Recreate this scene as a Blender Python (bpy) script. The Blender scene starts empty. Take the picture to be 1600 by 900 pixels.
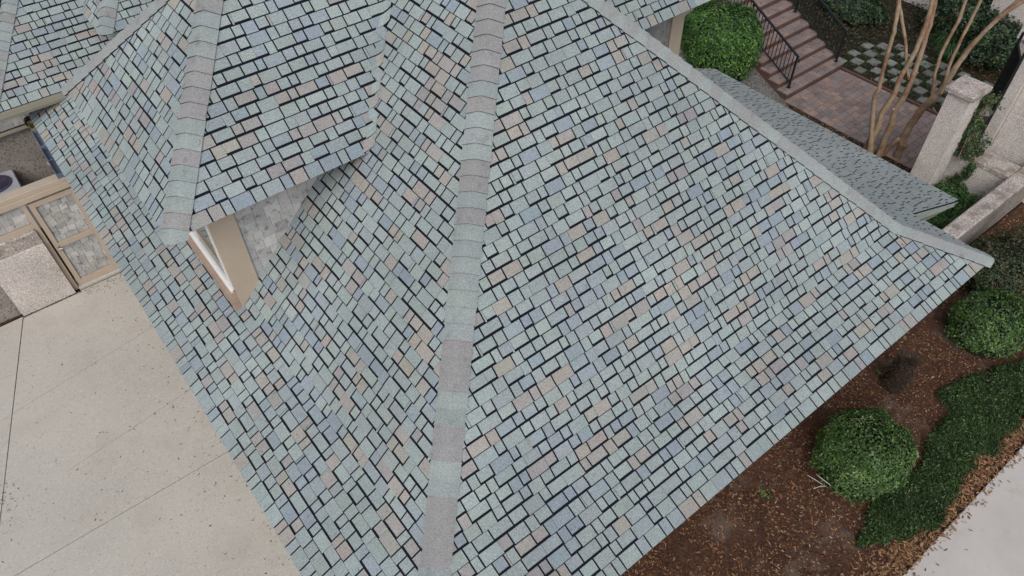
import bpy, math, random
from mathutils import Vector, Matrix, noise
R = random.Random(7)
C = bpy.context.scene.collection
sc = bpy.context.scene

# ------------------------------------------------------------------ camera, sky, sun, exposure
CAM = Vector((0, 0, 10.4))
FPX = 1163.668508
CR = Vector((0.787539, -0.61604, -0.016651)); CU = Vector((0.460702, 0.570582, 0.679846)); CF = Vector((0.409311, 0.543076, -0.733166))
cam = bpy.data.cameras.new('camera'); co = bpy.data.objects.new('camera', cam); C.objects.link(co)
cam.sensor_width = 36; cam.lens = FPX / 1600 * 36; cam.clip_end = 2000; cam.clip_start = .05
co.matrix_world = Matrix(((CR.x, CU.x, -CF.x, CAM.x), (CR.y, CU.y, -CF.y, CAM.y), (CR.z, CU.z, -CF.z, CAM.z), (0, 0, 0, 1)))
sc.camera = co
SUN_EL, SUN_AZ = 44, 226      # azimuth of the sun measured counter-clockwise from +X
w = bpy.data.worlds.new('World'); sc.world = w; w.use_nodes = True
nt = w.node_tree; sky = nt.nodes.new('ShaderNodeTexSky'); sky.sky_type = 'NISHITA'; sky.sun_disc = False
sky.sun_elevation = math.radians(SUN_EL); sky.sun_rotation = math.radians(90 - SUN_AZ); sky.dust_density = 3.5; sky.air_density = 1.0
hs = nt.nodes.new('ShaderNodeHueSaturation'); hs.inputs['Saturation'].default_value = .42     # overcast: a greyer sky
nt.links.new(sky.outputs[0], hs.inputs['Color'])
# a closed cloud deck is about three times as bright overhead as at the horizon
tc = nt.nodes.new('ShaderNodeTexCoord'); sx = nt.nodes.new('ShaderNodeSeparateXYZ'); mr = nt.nodes.new('ShaderNodeMapRange')
nt.links.new(tc.outputs['Generated'], sx.inputs[0]); nt.links.new(sx.outputs[2], mr.inputs['Value'])
mr.inputs['To Min'].default_value = .75; mr.inputs['To Max'].default_value = 1.3
vm = nt.nodes.new('ShaderNodeVectorMath'); vm.operation = 'SCALE'
nt.links.new(hs.outputs[0], vm.inputs[0]); nt.links.new(mr.outputs[0], vm.inputs['Scale']); nt.links.new(vm.outputs[0], nt.nodes['Background'].inputs[0])
nt.nodes['Background'].inputs[1].default_value = .13
sun = bpy.data.lights.new('sun', 'SUN'); so = bpy.data.objects.new('sun', sun); C.objects.link(so)
sun.energy = .8; sun.angle = math.radians(50); sun.color = (1, .97, .93)
sd = Vector((math.cos(math.radians(SUN_AZ)) * math.cos(math.radians(SUN_EL)), math.sin(math.radians(SUN_AZ)) * math.cos(math.radians(SUN_EL)), math.sin(math.radians(SUN_EL))))
so.rotation_euler = sd.to_track_quat('Z', 'Y').to_euler()
sc.view_settings.view_transform = 'Standard'; sc.view_settings.look = 'None'
sc.view_settings.exposure = 0.03; sc.view_settings.gamma = 1

# ------------------------------------------------------------------ helpers
def V(*a): return Vector(a)
def ray(px, py): return CR * ((px - 800) / FPX) - CU * ((py - 450) / FPX) + CF
def at_z(px, py, z): r = ray(px, py); return CAM + r * ((z - 10.4) / r.z)
def at_plane(px, py, n, p): r = ray(px, py); return CAM + r * (n.dot(p - CAM) / n.dot(r))
def proj(p):
    d = p - CAM; k = max(d.dot(CF), .05)
    return 800 + FPX * d.dot(CR) / k, 450 - FPX * d.dot(CU) / k
def inview(p, m=250):
    if (p - CAM).dot(CF) < .3: return False
    x, y = proj(p); return -m < x < 1600 + m and -m < y < 900 + m

class MB:
    def __init__(s): s.v = []; s.f = []; s.c = []
    def face(s, pts, col=(.5, .5, .5)):
        n = len(s.v); s.v += [tuple(p) for p in pts]; s.f.append(tuple(range(n, n + len(pts)))); s.c.append(col)
    def add(s, pts, faces, col=(.5, .5, .5)):
        n = len(s.v); s.v += [tuple(p) for p in pts]
        for f in faces: s.f.append(tuple(i + n for i in f)); s.c.append(col)
    def box(s, x0, x1, y0, y1, z0, z1, col=(.5, .5, .5)):
        s.add([(x, y, z) for z in (z0, z1) for x, y in ((x0, y0), (x1, y0), (x1, y1), (x0, y1))],
              [(3, 2, 1, 0), (4, 5, 6, 7), (0, 1, 5, 4), (1, 2, 6, 5), (2, 3, 7, 6), (3, 0, 4, 7)], col)
    def bevbox(s, x0, x1, y0, y1, z0, z1, b=.01, col=(.5, .5, .5)):
        # box with a chamfered top edge
        p = [(x0, y0, z0), (x1, y0, z0), (x1, y1, z0), (x0, y1, z0), (x0, y0, z1 - b), (x1, y0, z1 - b), (x1, y1, z1 - b), (x0, y1, z1 - b),
             (x0 + b, y0 + b, z1), (x1 - b, y0 + b, z1), (x1 - b, y1 - b, z1), (x0 + b, y1 - b, z1)]
        s.add(p, [(3, 2, 1, 0), (0, 1, 5, 4), (1, 2, 6, 5), (2, 3, 7, 6), (3, 0, 4, 7), (4, 5, 9, 8), (5, 6, 10, 9), (6, 7, 11, 10), (7, 4, 8, 11), (8, 9, 10, 11)], col)
    def slab(s, pts, n, t, col=(.5, .5, .5)):
        # polygon pts (counter-clockwise seen along -n) thickened by t below
        k = len(pts); b = [p - n * t for p in pts]
        s.add(list(pts) + b, [tuple(range(k)), tuple(range(2 * k - 1, k - 1, -1))] + [(i, i + k, (i + 1) % k + k, (i + 1) % k) for i in range(k)], col)
    def tube(s, pts, rad, seg=8, col=(.5, .5, .5), cap=True):
        rings = []; up = V(.3, .2, 1)
        for i, p in enumerate(pts):
            d = (pts[min(i + 1, len(pts) - 1)] - pts[max(i - 1, 0)]).normalized()
            a = d.cross(up if abs(d.dot(up.normalized())) < .97 else V(1, 0, 0)).normalized(); b = d.cross(a)
            r = rad[i] if isinstance(rad, (list, tuple)) else rad
            rings.append([p + (a * math.cos(t) + b * math.sin(t)) * r for t in [2 * math.pi * j / seg for j in range(seg)]])
        n = len(s.v)
        for r in rings: s.v += [tuple(q) for q in r]
        for i in range(len(pts) - 1):
            for j in range(seg):
                k = (j + 1) % seg; s.f.append((n + i * seg + j, n + i * seg + k, n + (i + 1) * seg + k, n + (i + 1) * seg + j)); s.c.append(col)
        if cap:
            s.f.append(tuple(n + j for j in range(seg - 1, -1, -1))); s.c.append(col)
            e = n + (len(pts) - 1) * seg; s.f.append(tuple(e + j for j in range(seg))); s.c.append(col)
    def build(s, name, mat, parent=None, smooth=False, loc=None):
        m = bpy.data.meshes.new(name)
        vv = s.v if loc is None else [(a[0] - loc[0], a[1] - loc[1], a[2] - loc[2]) for a in s.v]
        m.from_pydata(vv, [], s.f)
        at = m.color_attributes.new('Col', 'FLOAT_COLOR', 'CORNER')
        buf = []
        for f, c in zip(s.f, s.c): buf += [c[0], c[1], c[2], 1.0] * len(f)
        at.data.foreach_set('color', buf)
        m.materials.append(mat)
        if smooth: m.polygons.foreach_set('use_smooth', [True] * len(m.polygons))
        o = bpy.data.objects.new(name, m); C.objects.link(o)
        if loc is not None: o.location = loc
        if parent: o.parent = parent
        return o
def tag(o, label=None, cat=None, group=None, kind=None):
    if label: o['label'] = label
    if cat: o['category'] = cat
    if group: o['group'] = group
    if kind: o['kind'] = kind
    return o
def empty(name, label, cat, loc=(0, 0, 0), group=None):
    o = bpy.data.objects.new(name, None); C.objects.link(o); o.location = loc; o.empty_display_size = .2
    return tag(o, label, cat, group)
def child(mb, name, mat, root, smooth=False):
    # mesh in world coordinates under a root Empty standing at its own place
    l = root.location
    mb.v = [(a[0] - l.x, a[1] - l.y, a[2] - l.z) for a in mb.v]
    return mb.build(name, mat, root, smooth)

# ------------------------------------------------------------------ materials
def mat(name, base=None, attr=False, rough=.9, grain=(60, .15), blot=(1.5, .12), bump=(80, .25, .004), stain=None, spec=.3, metal=0, speck=None):
    m = bpy.data.materials.new(name); m.use_nodes = True; t = m.node_tree; N = t.nodes; L = t.links
    b = N['Principled BSDF']; b.inputs['Roughness'].default_value = rough; b.inputs['Metallic'].default_value = metal
    b.inputs['Specular IOR Level'].default_value = spec
    g = N.new('ShaderNodeNewGeometry')
    if attr: a = N.new('ShaderNodeAttribute'); a.attribute_name = 'Col'; col = a.outputs['Color']
    else: a = N.new('ShaderNodeRGB'); a.outputs[0].default_value = (*base, 1); col = a.outputs[0]
    def ntex(scale, detail=3, rough_=.6):
        n = N.new('ShaderNodeTexNoise'); n.inputs['Scale'].default_value = scale; n.inputs['Detail'].default_value = detail; n.inputs['Roughness'].default_value = rough_
        L.new(g.outputs['Position'], n.inputs['Vector']); return n.outputs['Fac']
    def ramp(f, lo, hi, a0, a1):
        r = N.new('ShaderNodeMapRange'); r.inputs['From Min'].default_value = lo; r.inputs['From Max'].default_value = hi
        r.inputs['To Min'].default_value = a0; r.inputs['To Max'].default_value = a1; L.new(f, r.inputs['Value']); return r.outputs['Result']
    def mul(c, f):
        x = N.new('ShaderNodeMix'); x.data_type = 'RGBA'; x.blend_type = 'MULTIPLY'; x.inputs[0].default_value = 1
        cb = N.new('ShaderNodeCombineColor')
        for i in range(3): L.new(f, cb.inputs[i])
        L.new(c, x.inputs[6]); L.new(cb.outputs[0], x.inputs[7]); return x.outputs[2]
    def mixc(c, c2, f):
        x = N.new('ShaderNodeMix'); x.data_type = 'RGBA'; L.new(f, x.inputs[0]); L.new(c, x.inputs[6]); x.inputs[7].default_value = (*c2, 1); return x.outputs[2]
    if grain: col = mul(col, ramp(ntex(grain[0], 2, .7), .3, .7, 1 - grain[1], 1 + grain[1]))
    if blot: col = mul(col, ramp(ntex(blot[0], 5, .6), .3, .7, 1 - blot[1], 1 + blot[1]))
    if speck:
        for sc_, c2, lo, hi, amt in speck:
            v = N.new('ShaderNodeTexVoronoi'); v.inputs['Scale'].default_value = sc_; L.new(g.outputs['Position'], v.inputs['Vector'])
            s_ = N.new('ShaderNodeSeparateColor'); L.new(v.outputs['Color'], s_.inputs[0])
            col = mixc(col, c2, ramp(s_.outputs[0], lo, hi, 0, amt))
    if stain:
        for sc_, c2, lo, hi, amt in stain: col = mixc(col, c2, ramp(ntex(sc_, 6, .65), lo, hi, 0, amt))
    L.new(col, b.inputs['Base Color'])
    if bump:
        bp = N.new('ShaderNodeBump'); bp.inputs['Strength'].default_value = bump[1]; bp.inputs['Distance'].default_value = bump[2]
        L.new(ntex(bump[0], 4, .7), bp.inputs['Height']); L.new(bp.outputs[0], b.inputs['Normal'])
    return m
M = {}
M['shingle'] = mat('asphalt_shingle', attr=True, rough=.95, grain=(80, .34), blot=(.7, .12), bump=(120, .5, .004), stain=[(7, (.10, .11, .10), .60, .8, .45), (1.3, (.22, .25, .24), .55, .75, .35)], spec=.2)
M['cap'] = mat('hip_cap_shingle', attr=True, rough=.95, grain=(80, .28), blot=(1.1, .10), bump=(120, .5, .004), stain=[(6, (.11, .11, .12), .57, .75, .6)], spec=.2)
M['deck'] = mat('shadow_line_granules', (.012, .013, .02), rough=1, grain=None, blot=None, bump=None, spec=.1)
M['shake'] = mat('weathered_wall_shake', attr=True, rough=.9, grain=(40, .12), blot=(3, .15), bump=(50, .3, .004), stain=[(11, (.10, .09, .09), .535, .70, .8), (3.2, (.62, .62, .62), .52, .7, .5)])
M['beige'] = mat('beige_trim_paint', (.47, .39, .31), rough=.6, grain=(30, .03), blot=(2, .06), bump=(20, .05, .002), stain=[(3, (.25, .20, .15), .62, .8, .3)])
M['tan'] = mat('tan_fascia_paint', (.30, .285, .23), rough=.6, grain=(30, .03), blot=(2, .06), bump=None)
M['white'] = mat('white_frame_paint', (.75, .75, .74), rough=.35, grain=None, blot=(3, .05), bump=None, spec=.5)
M['brown'] = mat('brown_sill_paint', (.38, .28, .22), rough=.7, grain=(50, .08), blot=(4, .15), bump=None)
M['glass'] = mat('dark_window_glass', (.03, .05, .045), rough=.04, grain=None, blot=None, bump=None, spec=1)
M['blue'] = mat('blue_grey_gutter', attr=True, rough=.45, grain=(30, .05), blot=(3, .15), bump=None, spec=.5)
M['stucco'] = mat('stucco_wall', (.30, .27, .24), rough=.95, grain=(60, .2), blot=(1.5, .12), bump=(90, .6, .01))
M['agg'] = mat('exposed_aggregate', (.56, .515, .485), rough=.9, grain=(48, .42), blot=(1.3, .15), bump=(60, .6, .01),
               speck=[(85, (.18, .17, .165), .82, .88, .45), (75, (.72, .68, .66), .82, .88, .55)], stain=[(2.2, (.24, .215, .165), .52, .75, .6)])
M['aggcap'] = mat('shell_aggregate_cap', (.42, .37, .34), rough=.9, grain=(50, .3), blot=(2, .2), bump=(40, .8, .015),
               speck=[(60, (.10, .09, .085), .80, .86, .6), (52, (.74, .70, .70), .80, .86, .65)], stain=[(3.2, (.20, .165, .13), .48, .62, .75), (9, (.60, .56, .55), .58, .68, .5)])
M['aggdark'] = mat('dark_weathered_aggregate', (.27, .24, .22), rough=.9, grain=(60, .28), blot=(1.2, .25), bump=(50, .6, .012),
               speck=[(40, (.05, .05, .05), .78, .84, .6), (50, (.36, .33, .32), .84, .9, .6)], stain=[(1.6, (.07, .08, .05), .52, .7, .55)])
M['drive'] = mat('driveway_concrete', (.51, .480, .430), rough=.92, grain=(75, .10), blot=(.55, .10), bump=(60, .35, .005),
               speck=[(60, (.62, .60, .59), .86, .9, .5), (48, (.26, .24, .215), .93, .95, .35)], stain=[(1.1, (.35, .315, .275), .50, .72, .45), (2.7, (.52, .50, .51), .58, .75, .45)])
M['walk'] = mat('sidewalk_concrete', (.52, .49, .465), rough=.92, grain=(75, .10), blot=(.9, .10), bump=(60, .3, .005), stain=[(2, (.36, .31, .25), .55, .72, .5)])
M['soil'] = mat('mulch_soil', (.072, .036, .023), rough=1, grain=(38, .55), blot=(1.3, .3), bump=(30, 1, .03), stain=[(1.6, (.17, .14, .12), .55, .68, .75), (9, (.15, .068, .036), .52, .66, .6)])
M['darksoil'] = mat('leafy_dark_soil', (.022, .016, .011), rough=1, grain=(28, .6), blot=(1.5, .4), bump=(30, 1, .03), stain=[(5, (.06, .035, .02), .5, .66, .7), (2.3, (.022, .036, .012), .5, .62, .7)])
M['gravel'] = mat('grey_gravel', (.15, .14, .13), rough=.95, grain=(60, .5), blot=(2, .25), bump=(45, 1, .02), speck=[(45, (.34, .32, .31), .8, .86, .7), (40, (.04, .04, .04), .8, .86, .7)])
M['chip'] = mat('wood_chips', attr=True, rough=.9, grain=(40, .2), blot=None, bump=None)
M['paver'] = mat('clay_paver', attr=True, rough=.9, grain=(50, .14), blot=(3, .14), bump=(50, .5, .004), stain=[(6, (.08, .07, .065), .60, .75, .55)])
M['riser'] = mat('brown_riser_brick', (.115, .066, .054), rough=.9, grain=(30, .25), blot=(3, .2), bump=(30, .4, .006))
M['joint'] = mat('sandy_joint', (.075, .058, .048), rough=1, grain=(40, .3), blot=(2, .25), bump=None)
M['iron'] = mat('black_iron', (.012, .012, .014), rough=.4, grain=None, blot=None, bump=None, spec=.5)
M['leaf'] = mat('leaf', attr=True, rough=.36, grain=None, blot=(2.5, .22), bump=None, spec=.4)
M['core'] = mat('crown_shade_core', (.012, .018, .009), rough=1, grain=(25, .5), blot=None, bump=(20, 1, .03))  # solid dark hull: the crown's inner shade is put into its colour
M['bark'] = mat('smooth_peeling_bark', (.33, .245, .165), rough=.75, grain=(26, .15), blot=(5, .22), bump=(14, .5, .02), stain=[(2.2, (.21, .10, .06), .47, .62, .8), (7, (.40, .35, .23), .55, .68, .6)])
M['stump'] = mat('dark_stump_bark', (.035, .022, .016), rough=1, grain=(30, .5), blot=(5, .3), bump=(30, 1, .04))
M['plastic'] = mat('pale_grey_cabinet', (.38, .40, .44), rough=.4, grain=None, blot=(6, .08), bump=None, spec=.5)
M['purple'] = mat('purple_grey_fan', (.085, .075, .12), rough=.5, grain=None, blot=(8, .3), bump=None)
M['metal'] = mat('steel', (.6, .58, .55), rough=.25, grain=None, blot=None, bump=None, metal=1)
M['stone'] = mat('pale_flagstone', attr=True, rough=.9, grain=(45, .18), blot=(4, .2), bump=(50, .6, .008), stain=[(7, (.08, .08, .06), .58, .72, .5)])
M['white_stone'] = mat('white_boulder', (.6, .58, .55), rough=.8, grain=(30, .1), blot=(4, .15), bump=(15, .5, .02))

# ------------------------------------------------------------------ colours of shingles
SAGE = [(.305, .358, .358), (.322, .377, .372), (.292, .346, .350), (.310, .357, .362), (.332, .387, .382), (.302, .350, .342), (.292, .338, .356)]
BLUE = [(.262, .316, .358), (.254, .305, .350), (.276, .324, .362), (.250, .300, .352)]
TAN = [(.345, .312, .287), (.336, .314, .298), (.345, .320, .288), (.322, .306, .295)]
MAUVE = [(.292, .275, .285), (.305, .285, .290), (.285, .273, .280)]
def jit(c, a=.05, r=R): k = 1 + r.uniform(-a, a); return tuple(min(.9, x * k * (1 + r.uniform(-.018, .018))) for x in c)
SH = .98
def pick_shingle(r):
    u = r.random()
    fam = SAGE if u < .66 else (BLUE if u < .82 else (TAN if u < .985 else MAUVE))
    c = r.choice(fam)
    return tuple(a + (b - a) * .18 for a, b in zip(c, (.305, .345, .345)))

# ------------------------------------------------------------------ shingle courses
EXP = .14; LIFT = EXP * math.sqrt(.5); EDGE = (.018, .019, .026)       # cut shingle edges are bare dark asphalt
singles = []         # (area on screen, mesh pieces) of every tab; the largest 300 become objects of their own
def clip(poly, planes):
    for (nx, ny, d) in planes:            # keep nx*x+ny*y<=d
        out = []
        for i in range(len(poly)):
            p, q = poly[i], poly[(i + 1) % len(poly)]
            sp = nx * p[0] + ny * p[1] - d; sq = nx * q[0] + ny * q[1] - d
            if sp <= 0: out.append(p)
            if (sp < 0 < sq) or (sq < 0 < sp):
                t = sp / (sp - sq); out.append((p[0] + (q[0] - p[0]) * t, p[1] + (q[1] - p[1]) * t))
        poly = out
        if len(poly) < 3: return []
    return poly
def ccw(p): return sum(p[i][0] * p[(i + 1) % len(p)][1] - p[(i + 1) % len(p)][0] * p[i][1] for i in range(len(p))) > 0
STRIPS = [(.215, .115, .18, .245, .10, .125), (.20, .125, .235, .115, .165, .14), (.105, .235, .135, .21, .12, .175), (.19, .225, .11, .20, .255), (.12, .21, .165, .10, .24, .145)]
def screen_area(pts):
    q = [proj(p) for p in pts]
    if any(not (0 <= a <= 1600 and 0 <= b <= 780) for a, b in q): return 0
    return abs(sum(q[i][0] * q[(i + 1) % len(q)][1] - q[(i + 1) % len(q)][0] * q[i][1] for i in range(len(q)))) / 2
def tabs(roof, pts, U, S, row0=0., hide=None, seed=1, view=True, EXP=EXP, dull=0, eave=False):
    """lay courses of tabs over the convex roof polygon pts; U along the eave, S up the slope"""
    r = random.Random(seed); O = pts[0]; n = U.cross(S).normalized()
    if n.z < 0: n = -n
    poly = [((p - O).dot(U), (p - O).dot(S)) for p in pts]
    if not ccw(poly): poly = poly[::-1]
    planes = []
    for i in range(len(poly)):
        a, b = poly[i], poly[(i + 1) % len(poly)]
        ex, ey = b[0] - a[0], b[1] - a[1]; l = math.hypot(ex, ey); nx, ny = ey / l, -ex / l
        planes.append((nx, ny, nx * a[0] + ny * a[1]))
    a0 = min(p[0] for p in poly); a1 = max(p[0] for p in poly); b0 = min(p[1] for p in poly); b1 = max(p[1] for p in poly)
    k = math.floor((b0 - row0) / EXP)
    row = 0
    while row0 + k * EXP < b1:
        lo = row0 + k * EXP; k += 1; row += 1
        # one strip is about a metre long: tabs of set widths, every other one cut short; each course is shifted along
        x = a0 - .98 - (row * .37 + r.uniform(-.025, .025)) % .98; run = 0; base = pick_shingle(r); seq = []
        while x < a1:
            if not seq:
                seq = list(r.choice(STRIPS)); short = r.random() < .6
                if r.random() < .16: seq.append(-r.uniform(.018, .035))
            wd = seq.pop(0)
            if wd < 0: wd = -wd; typ = 'sliver'
            else:
                wd += r.uniform(-.006, .006); typ = 'short' if short else 'long'; short = r.random() < (.36 if short else .58)
            gap = r.uniform(.0155, .0185) if r.random() < .93 else .003
            if typ == 'sliver': gap = .004
            if row == 1 and eave: typ = 'starter'
            bl = lo - .012 if typ == 'starter' else lo + (r.uniform(.027, .033) if typ == 'short' else r.choice([r.uniform(.007, .010), r.uniform(.012, .015)]))
            rect = [(x, bl), (x + wd - gap, bl), (x + wd - gap, lo + EXP + .001), (x, lo + EXP + .001)]
            if lo + EXP < b0 + .02: rect = []
            if run <= 0: base = pick_shingle(r); run = r.choice([1, 1, 1, 2, 2])
            run -= 1
            col = tuple(v * SH for v in jit(base, .04, r))
            if dull: col = tuple(v + (m_ - v) * dull for v, m_ in zip(col, (.285, .31, .305)))  # grazing, backlit look of porch and east skirt mixed into the shingle colour
            x += wd
            if not rect: continue
            cx = O + U * (x - wd / 2) + S * (lo + .07)
            if view and not inview(cx): continue
            if hide and hide(cx): continue
            c = clip(rect, planes if typ != 'starter' else [(a_, b_, d_ + (.012 if b_ < -.9 else 0)) for a_, b_, d_ in planes])
            if not c: continue
            hb = .013 if typ == 'long' else .010
            top = []; bot = []
            for (a, b) in c:
                t = min(max((b - lo) / EXP, 0), 1); h = hb * (1 - t) + .003 * t
                q = O + U * a + S * b; top.append(q + n * h); bot.append(q - n * .001)
            m = len(c)
            up = (top[1] - top[0]).cross(top[2] - top[1]).dot(n) > 0
            faces = [tuple(range(m)) if up else tuple(range(m - 1, -1, -1))] + [(i, i + m, (i + 1) % m + m, (i + 1) % m) if up else ((i + 1) % m, (i + 1) % m + m, i + m, i) for i in range(m)]
            singles.append((screen_area(top), top + bot, faces, col, roof, cx))
def slabpoly(mb, pts, t=.06):
    n = (pts[1] - pts[0]).cross(pts[2] - pts[1]).normalized()
    if n.z < 0: pts = pts[::-1]; n = -n
    mb.slab(pts, n, t)

s2 = math.sqrt(.5)
UX = V(1, 0, 0); UY = V(0, 1, 0)
S_R = V(0, s2, s2); S_L = V(s2, 0, s2); S_E = V(-s2, 0, s2)
f5 = math.hypot(1, .5); F_R = V(0, 1 / f5, .5 / f5); F_L = V(1 / f5, 0, .5 / f5); F_E = V(-1 / f5, 0, .5 / f5)
ZB = 3.238; DR = 1.03; ZE = ZB - .5 * DR
XL, XR, YB = 1.109, 8.962, 2.838                   # where the steep slope breaks into the flared skirt
APX = V(5.0355, 6.765, 7.1645)

house = empty('house', 'house with steep grey green shingled hip roofs and flared eaves above the driveway', 'house', (5, 8, 0))
def hp(mb, name, m, smooth=False): return child(mb, name, m, house, smooth)

# dormer roof numbers (left dormer D, right dormer G, far wing W, far hip T)
DX, DY, DZ = .6, 6.68, ZB + 19 * LIFT
D_back = 10.45
D_apex = V(DX + (D_back - DY) / 2, (DY + D_back) / 2, DZ + (D_back - DY) / 2)
D_ridge_end = V(D_apex.z - 2.129, D_apex.y, D_apex.z)
D_valley = V(DZ - 2.129, DY, DZ)
def under_dormer(p):
    if p.y > D_back: return False
    zz = min(DZ + (p.y - DY), DZ + (p.x - DX), DZ + (D_back - p.y))
    return p.x > 1.16 and 7.3 < p.y < D_back - .3 and zz > p.z - .02 or (DY + .12 < p.y < D_back and p.x > DX and zz > p.z + .08 and p.z > DZ)
GX = 9.48
G_apex = V(GX - (D_back - DY) / 2, D_apex.y, D_apex.z)
G_ridge_end = V(12.2 - D_apex.z, D_apex.y, D_apex.z)

roofs = {}
def roof(name, slabs, label=None):
    mb = MB()
    for s in slabs: slabpoly(mb, s)
    o = hp(mb, name, M['deck']); roofs[name if name not in roofs else name + '.001'] = o
    if label: o['label'] = label
    return o
CF1 = V(XL - DR, YB - DR, ZE); CF2 = V(XR + DR, YB - DR, ZE)      # eave corners
BL = V(XL, YB, ZB); BRR = V(XR, YB, ZB)
YF = 14.6
YU = 11.6; ridge_far = V(5.0355, YU, 7.1645)
R_up = [BL, BRR, APX]
R_fl = [CF1, CF2, BRR, BL]
L_up = [V(XL, YU, ZB), BL, APX, ridge_far]
L_fl = [V(XL - DR, YF, ZE), CF1, BL, V(XL, YF, ZB)]
E_up = [BRR, V(XR, YU, ZB), ridge_far, APX]
E_fl = [CF2, V(XR + DR, YF, ZE), V(XR, YF, ZB), BRR]
roof('main_roof', [R_up, R_fl, L_up, L_fl, E_up, E_fl])
D_R = [V(DX, DY, DZ), D_valley, D_ridge_end, D_apex]
D_L = [V(DX, D_back, DZ), V(DX, DY, DZ), D_apex]
D_B = [V(D_valley.x, D_back, DZ), V(DX, D_back, DZ), D_apex, D_ridge_end]
roof('dormer_roof', [D_R, D_L, D_B], 'hipped dormer roof over the shaded shake wall, left of the big hip')
G_R = [V(12.2 - DZ, DY, DZ), V(GX, DY, DZ), G_apex, G_ridge_end]
G_E = [V(GX, DY, DZ), V(GX, D_back, DZ), G_apex]
G_B = [V(GX, D_back, DZ), V(12.2 - DZ, D_back, DZ), G_ridge_end, G_apex]
roof('dormer_roof', [G_R, G_E, G_B], 'dormer roof behind the right hand hip, above the green bush')
WX, WY, WZ = -.53, 14.15, 3.2
W_R = [V(WX, WY, WZ), V(6.5, WY, WZ), V(6.5, WY + 4.5, WZ + 4.5), V(WX + 4.5, WY + 4.5, WZ + 4.5)]  # unseen upper slope raised to shade the far corner of the left skirt
W_L = [V(WX, WY + 9.5, WZ), V(WX, WY, WZ), V(WX + 4.5, WY + 4.5, WZ + 4.5), V(WX + 4.5, WY + 5, WZ + 4.5)]
W_B = [V(6.5, WY + 9.5, WZ), V(WX, WY + 9.5, WZ), V(WX + 4.5, WY + 5, WZ + 4.5), V(6.5, WY + 5, WZ + 4.5)]
roof('wing_roof', [W_R, W_L, W_B, [W_R[3], W_R[2], W_B[3], W_B[2]]], 'lower wing roof at the top left with a plain tan fascia')
TX, TY, TZ = 1.70, 13.9, 4.03
T_R = [V(TX, TY, TZ), V(TX + 6, TY, TZ), V(TX + 6, TY + 3.4, TZ + 3.4), V(TX + 3.4, TY + 3.4, TZ + 3.4)]
T_L = [V(TX, TY + 8, TZ), V(TX, TY, TZ), V(TX + 3.4, TY + 3.4, TZ + 3.4), V(TX + 3.4, TY + 5, TZ + 3.4)]
roof('upper_wing_roof', [T_R, T_L], 'small hip rising out of the wing roof behind the dormer')
# porch roof that carries the east skirt outwards
PK = .4; PY0, PY1, PX0, PX1 = 3.06, 8.52, XR + DR - .02, 11.9
PZ0 = ZE + .012; PZ1 = PZ0 - PK * (PX1 - PX0)
P_E = [V(PX1, PY0, PZ1), V(PX1, PY1, PZ1), V(PX0, PY1, PZ0), V(PX0, PY0, PZ0)]
roof('porch_roof', [P_E], 'low porch roof reaching out past the right hand eave to the paver court')

FX = DR * f5 / 8
z0 = lambda z: (z - math.floor(z / LIFT) * LIFT) / s2     # keeps the courses of all steep slopes level with each other
tabs('main_roof', [BL, BRR, APX], UX, S_R, 0, seed=11)
tabs('main_roof', [CF1, CF2, BRR, BL], UX, F_R, 0, seed=12, EXP=FX, eave=True)
tabs('main_roof', [BL, V(XL, YU, ZB), ridge_far, APX], UY, S_L, 0, hide=under_dormer, seed=13)
tabs('main_roof', [CF1, V(XL - DR, YF, ZE), V(XL, YF, ZB), BL], UY, F_L, 0, hide=under_dormer, seed=14, EXP=FX, eave=True)
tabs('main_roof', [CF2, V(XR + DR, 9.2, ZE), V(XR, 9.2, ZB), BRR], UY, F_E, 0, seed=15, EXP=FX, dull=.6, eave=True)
tabs('dormer_roof', D_R, UX, S_R, 0, seed=16, eave=True)
tabs('dormer_roof', [D_L[1], D_L[0], D_L[2]], UY, S_L, 0, seed=17, eave=True)
tabs('dormer_roof.001', G_R, UX, S_R, 0, seed=18, eave=True)
tabs('wing_roof', W_R, UX, S_R, 0, seed=19, eave=True)
tabs('upper_wing_roof', [T_L[1], T_L[0], T_L[3], T_L[2]], UY, S_L, 0, seed=20, eave=True)
tabs('upper_wing_roof', T_R, UX, S_R, 0, seed=21, eave=True)
SP = V(-1, 0, PK).normalized()
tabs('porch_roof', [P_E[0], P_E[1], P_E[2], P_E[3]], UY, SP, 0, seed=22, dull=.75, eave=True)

# woven valley between dormer and main slope: one bent shingle per course
rv = random.Random(5)
zc = DZ; kk = 0
while zc < D_apex.z:
    def vcurve(z, a, b, lift, side):
        v_ = V(z - 2.129, DY + (z - DZ), z)
        if side: P0, P2 = v_ + V(-a, 0, 0), v_ + V(2, -1, 2) * (b / 3)        # a dormer shingle carried across onto the main slope
        else: P0, P2 = v_ + V(-1, 2, 2) * (b / 3), v_ + V(0, -a, 0)            # a main slope shingle carried across onto the dormer
        return [P0 * (1 - t) ** 2 + v_ * 2 * t * (1 - t) + P2 * t * t + V(-.5, -.5, 1) * lift for t in (0, .25, .5, .75, 1)]
    kk += 1; side = kk % 3 != 0; a, b = rv.uniform(.05, .10), rv.uniform(.07, .11); sh = rv.choice([.006, .018])
    L_, H_ = vcurve(zc + sh * .7, a, b, .014, side), vcurve(zc + LIFT, a, b, .004, side); k = 5
    d = V(-.5, -.5, 1) * .012
    pts = L_ + H_ + [p - d for p in L_]
    faces = [(i, i + 1, k + i + 1, k + i) for i in range(k - 1)] + [(i, 2 * k + i, 2 * k + i + 1, i + 1) for i in range(k - 1)]
    col = tuple(v * SH for v in jit(pick_shingle(rv), .04, rv))
    singles.append((0, pts, faces, (col, 4), 'dormer_roof', L_[0]))
    zc += LIFT

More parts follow.
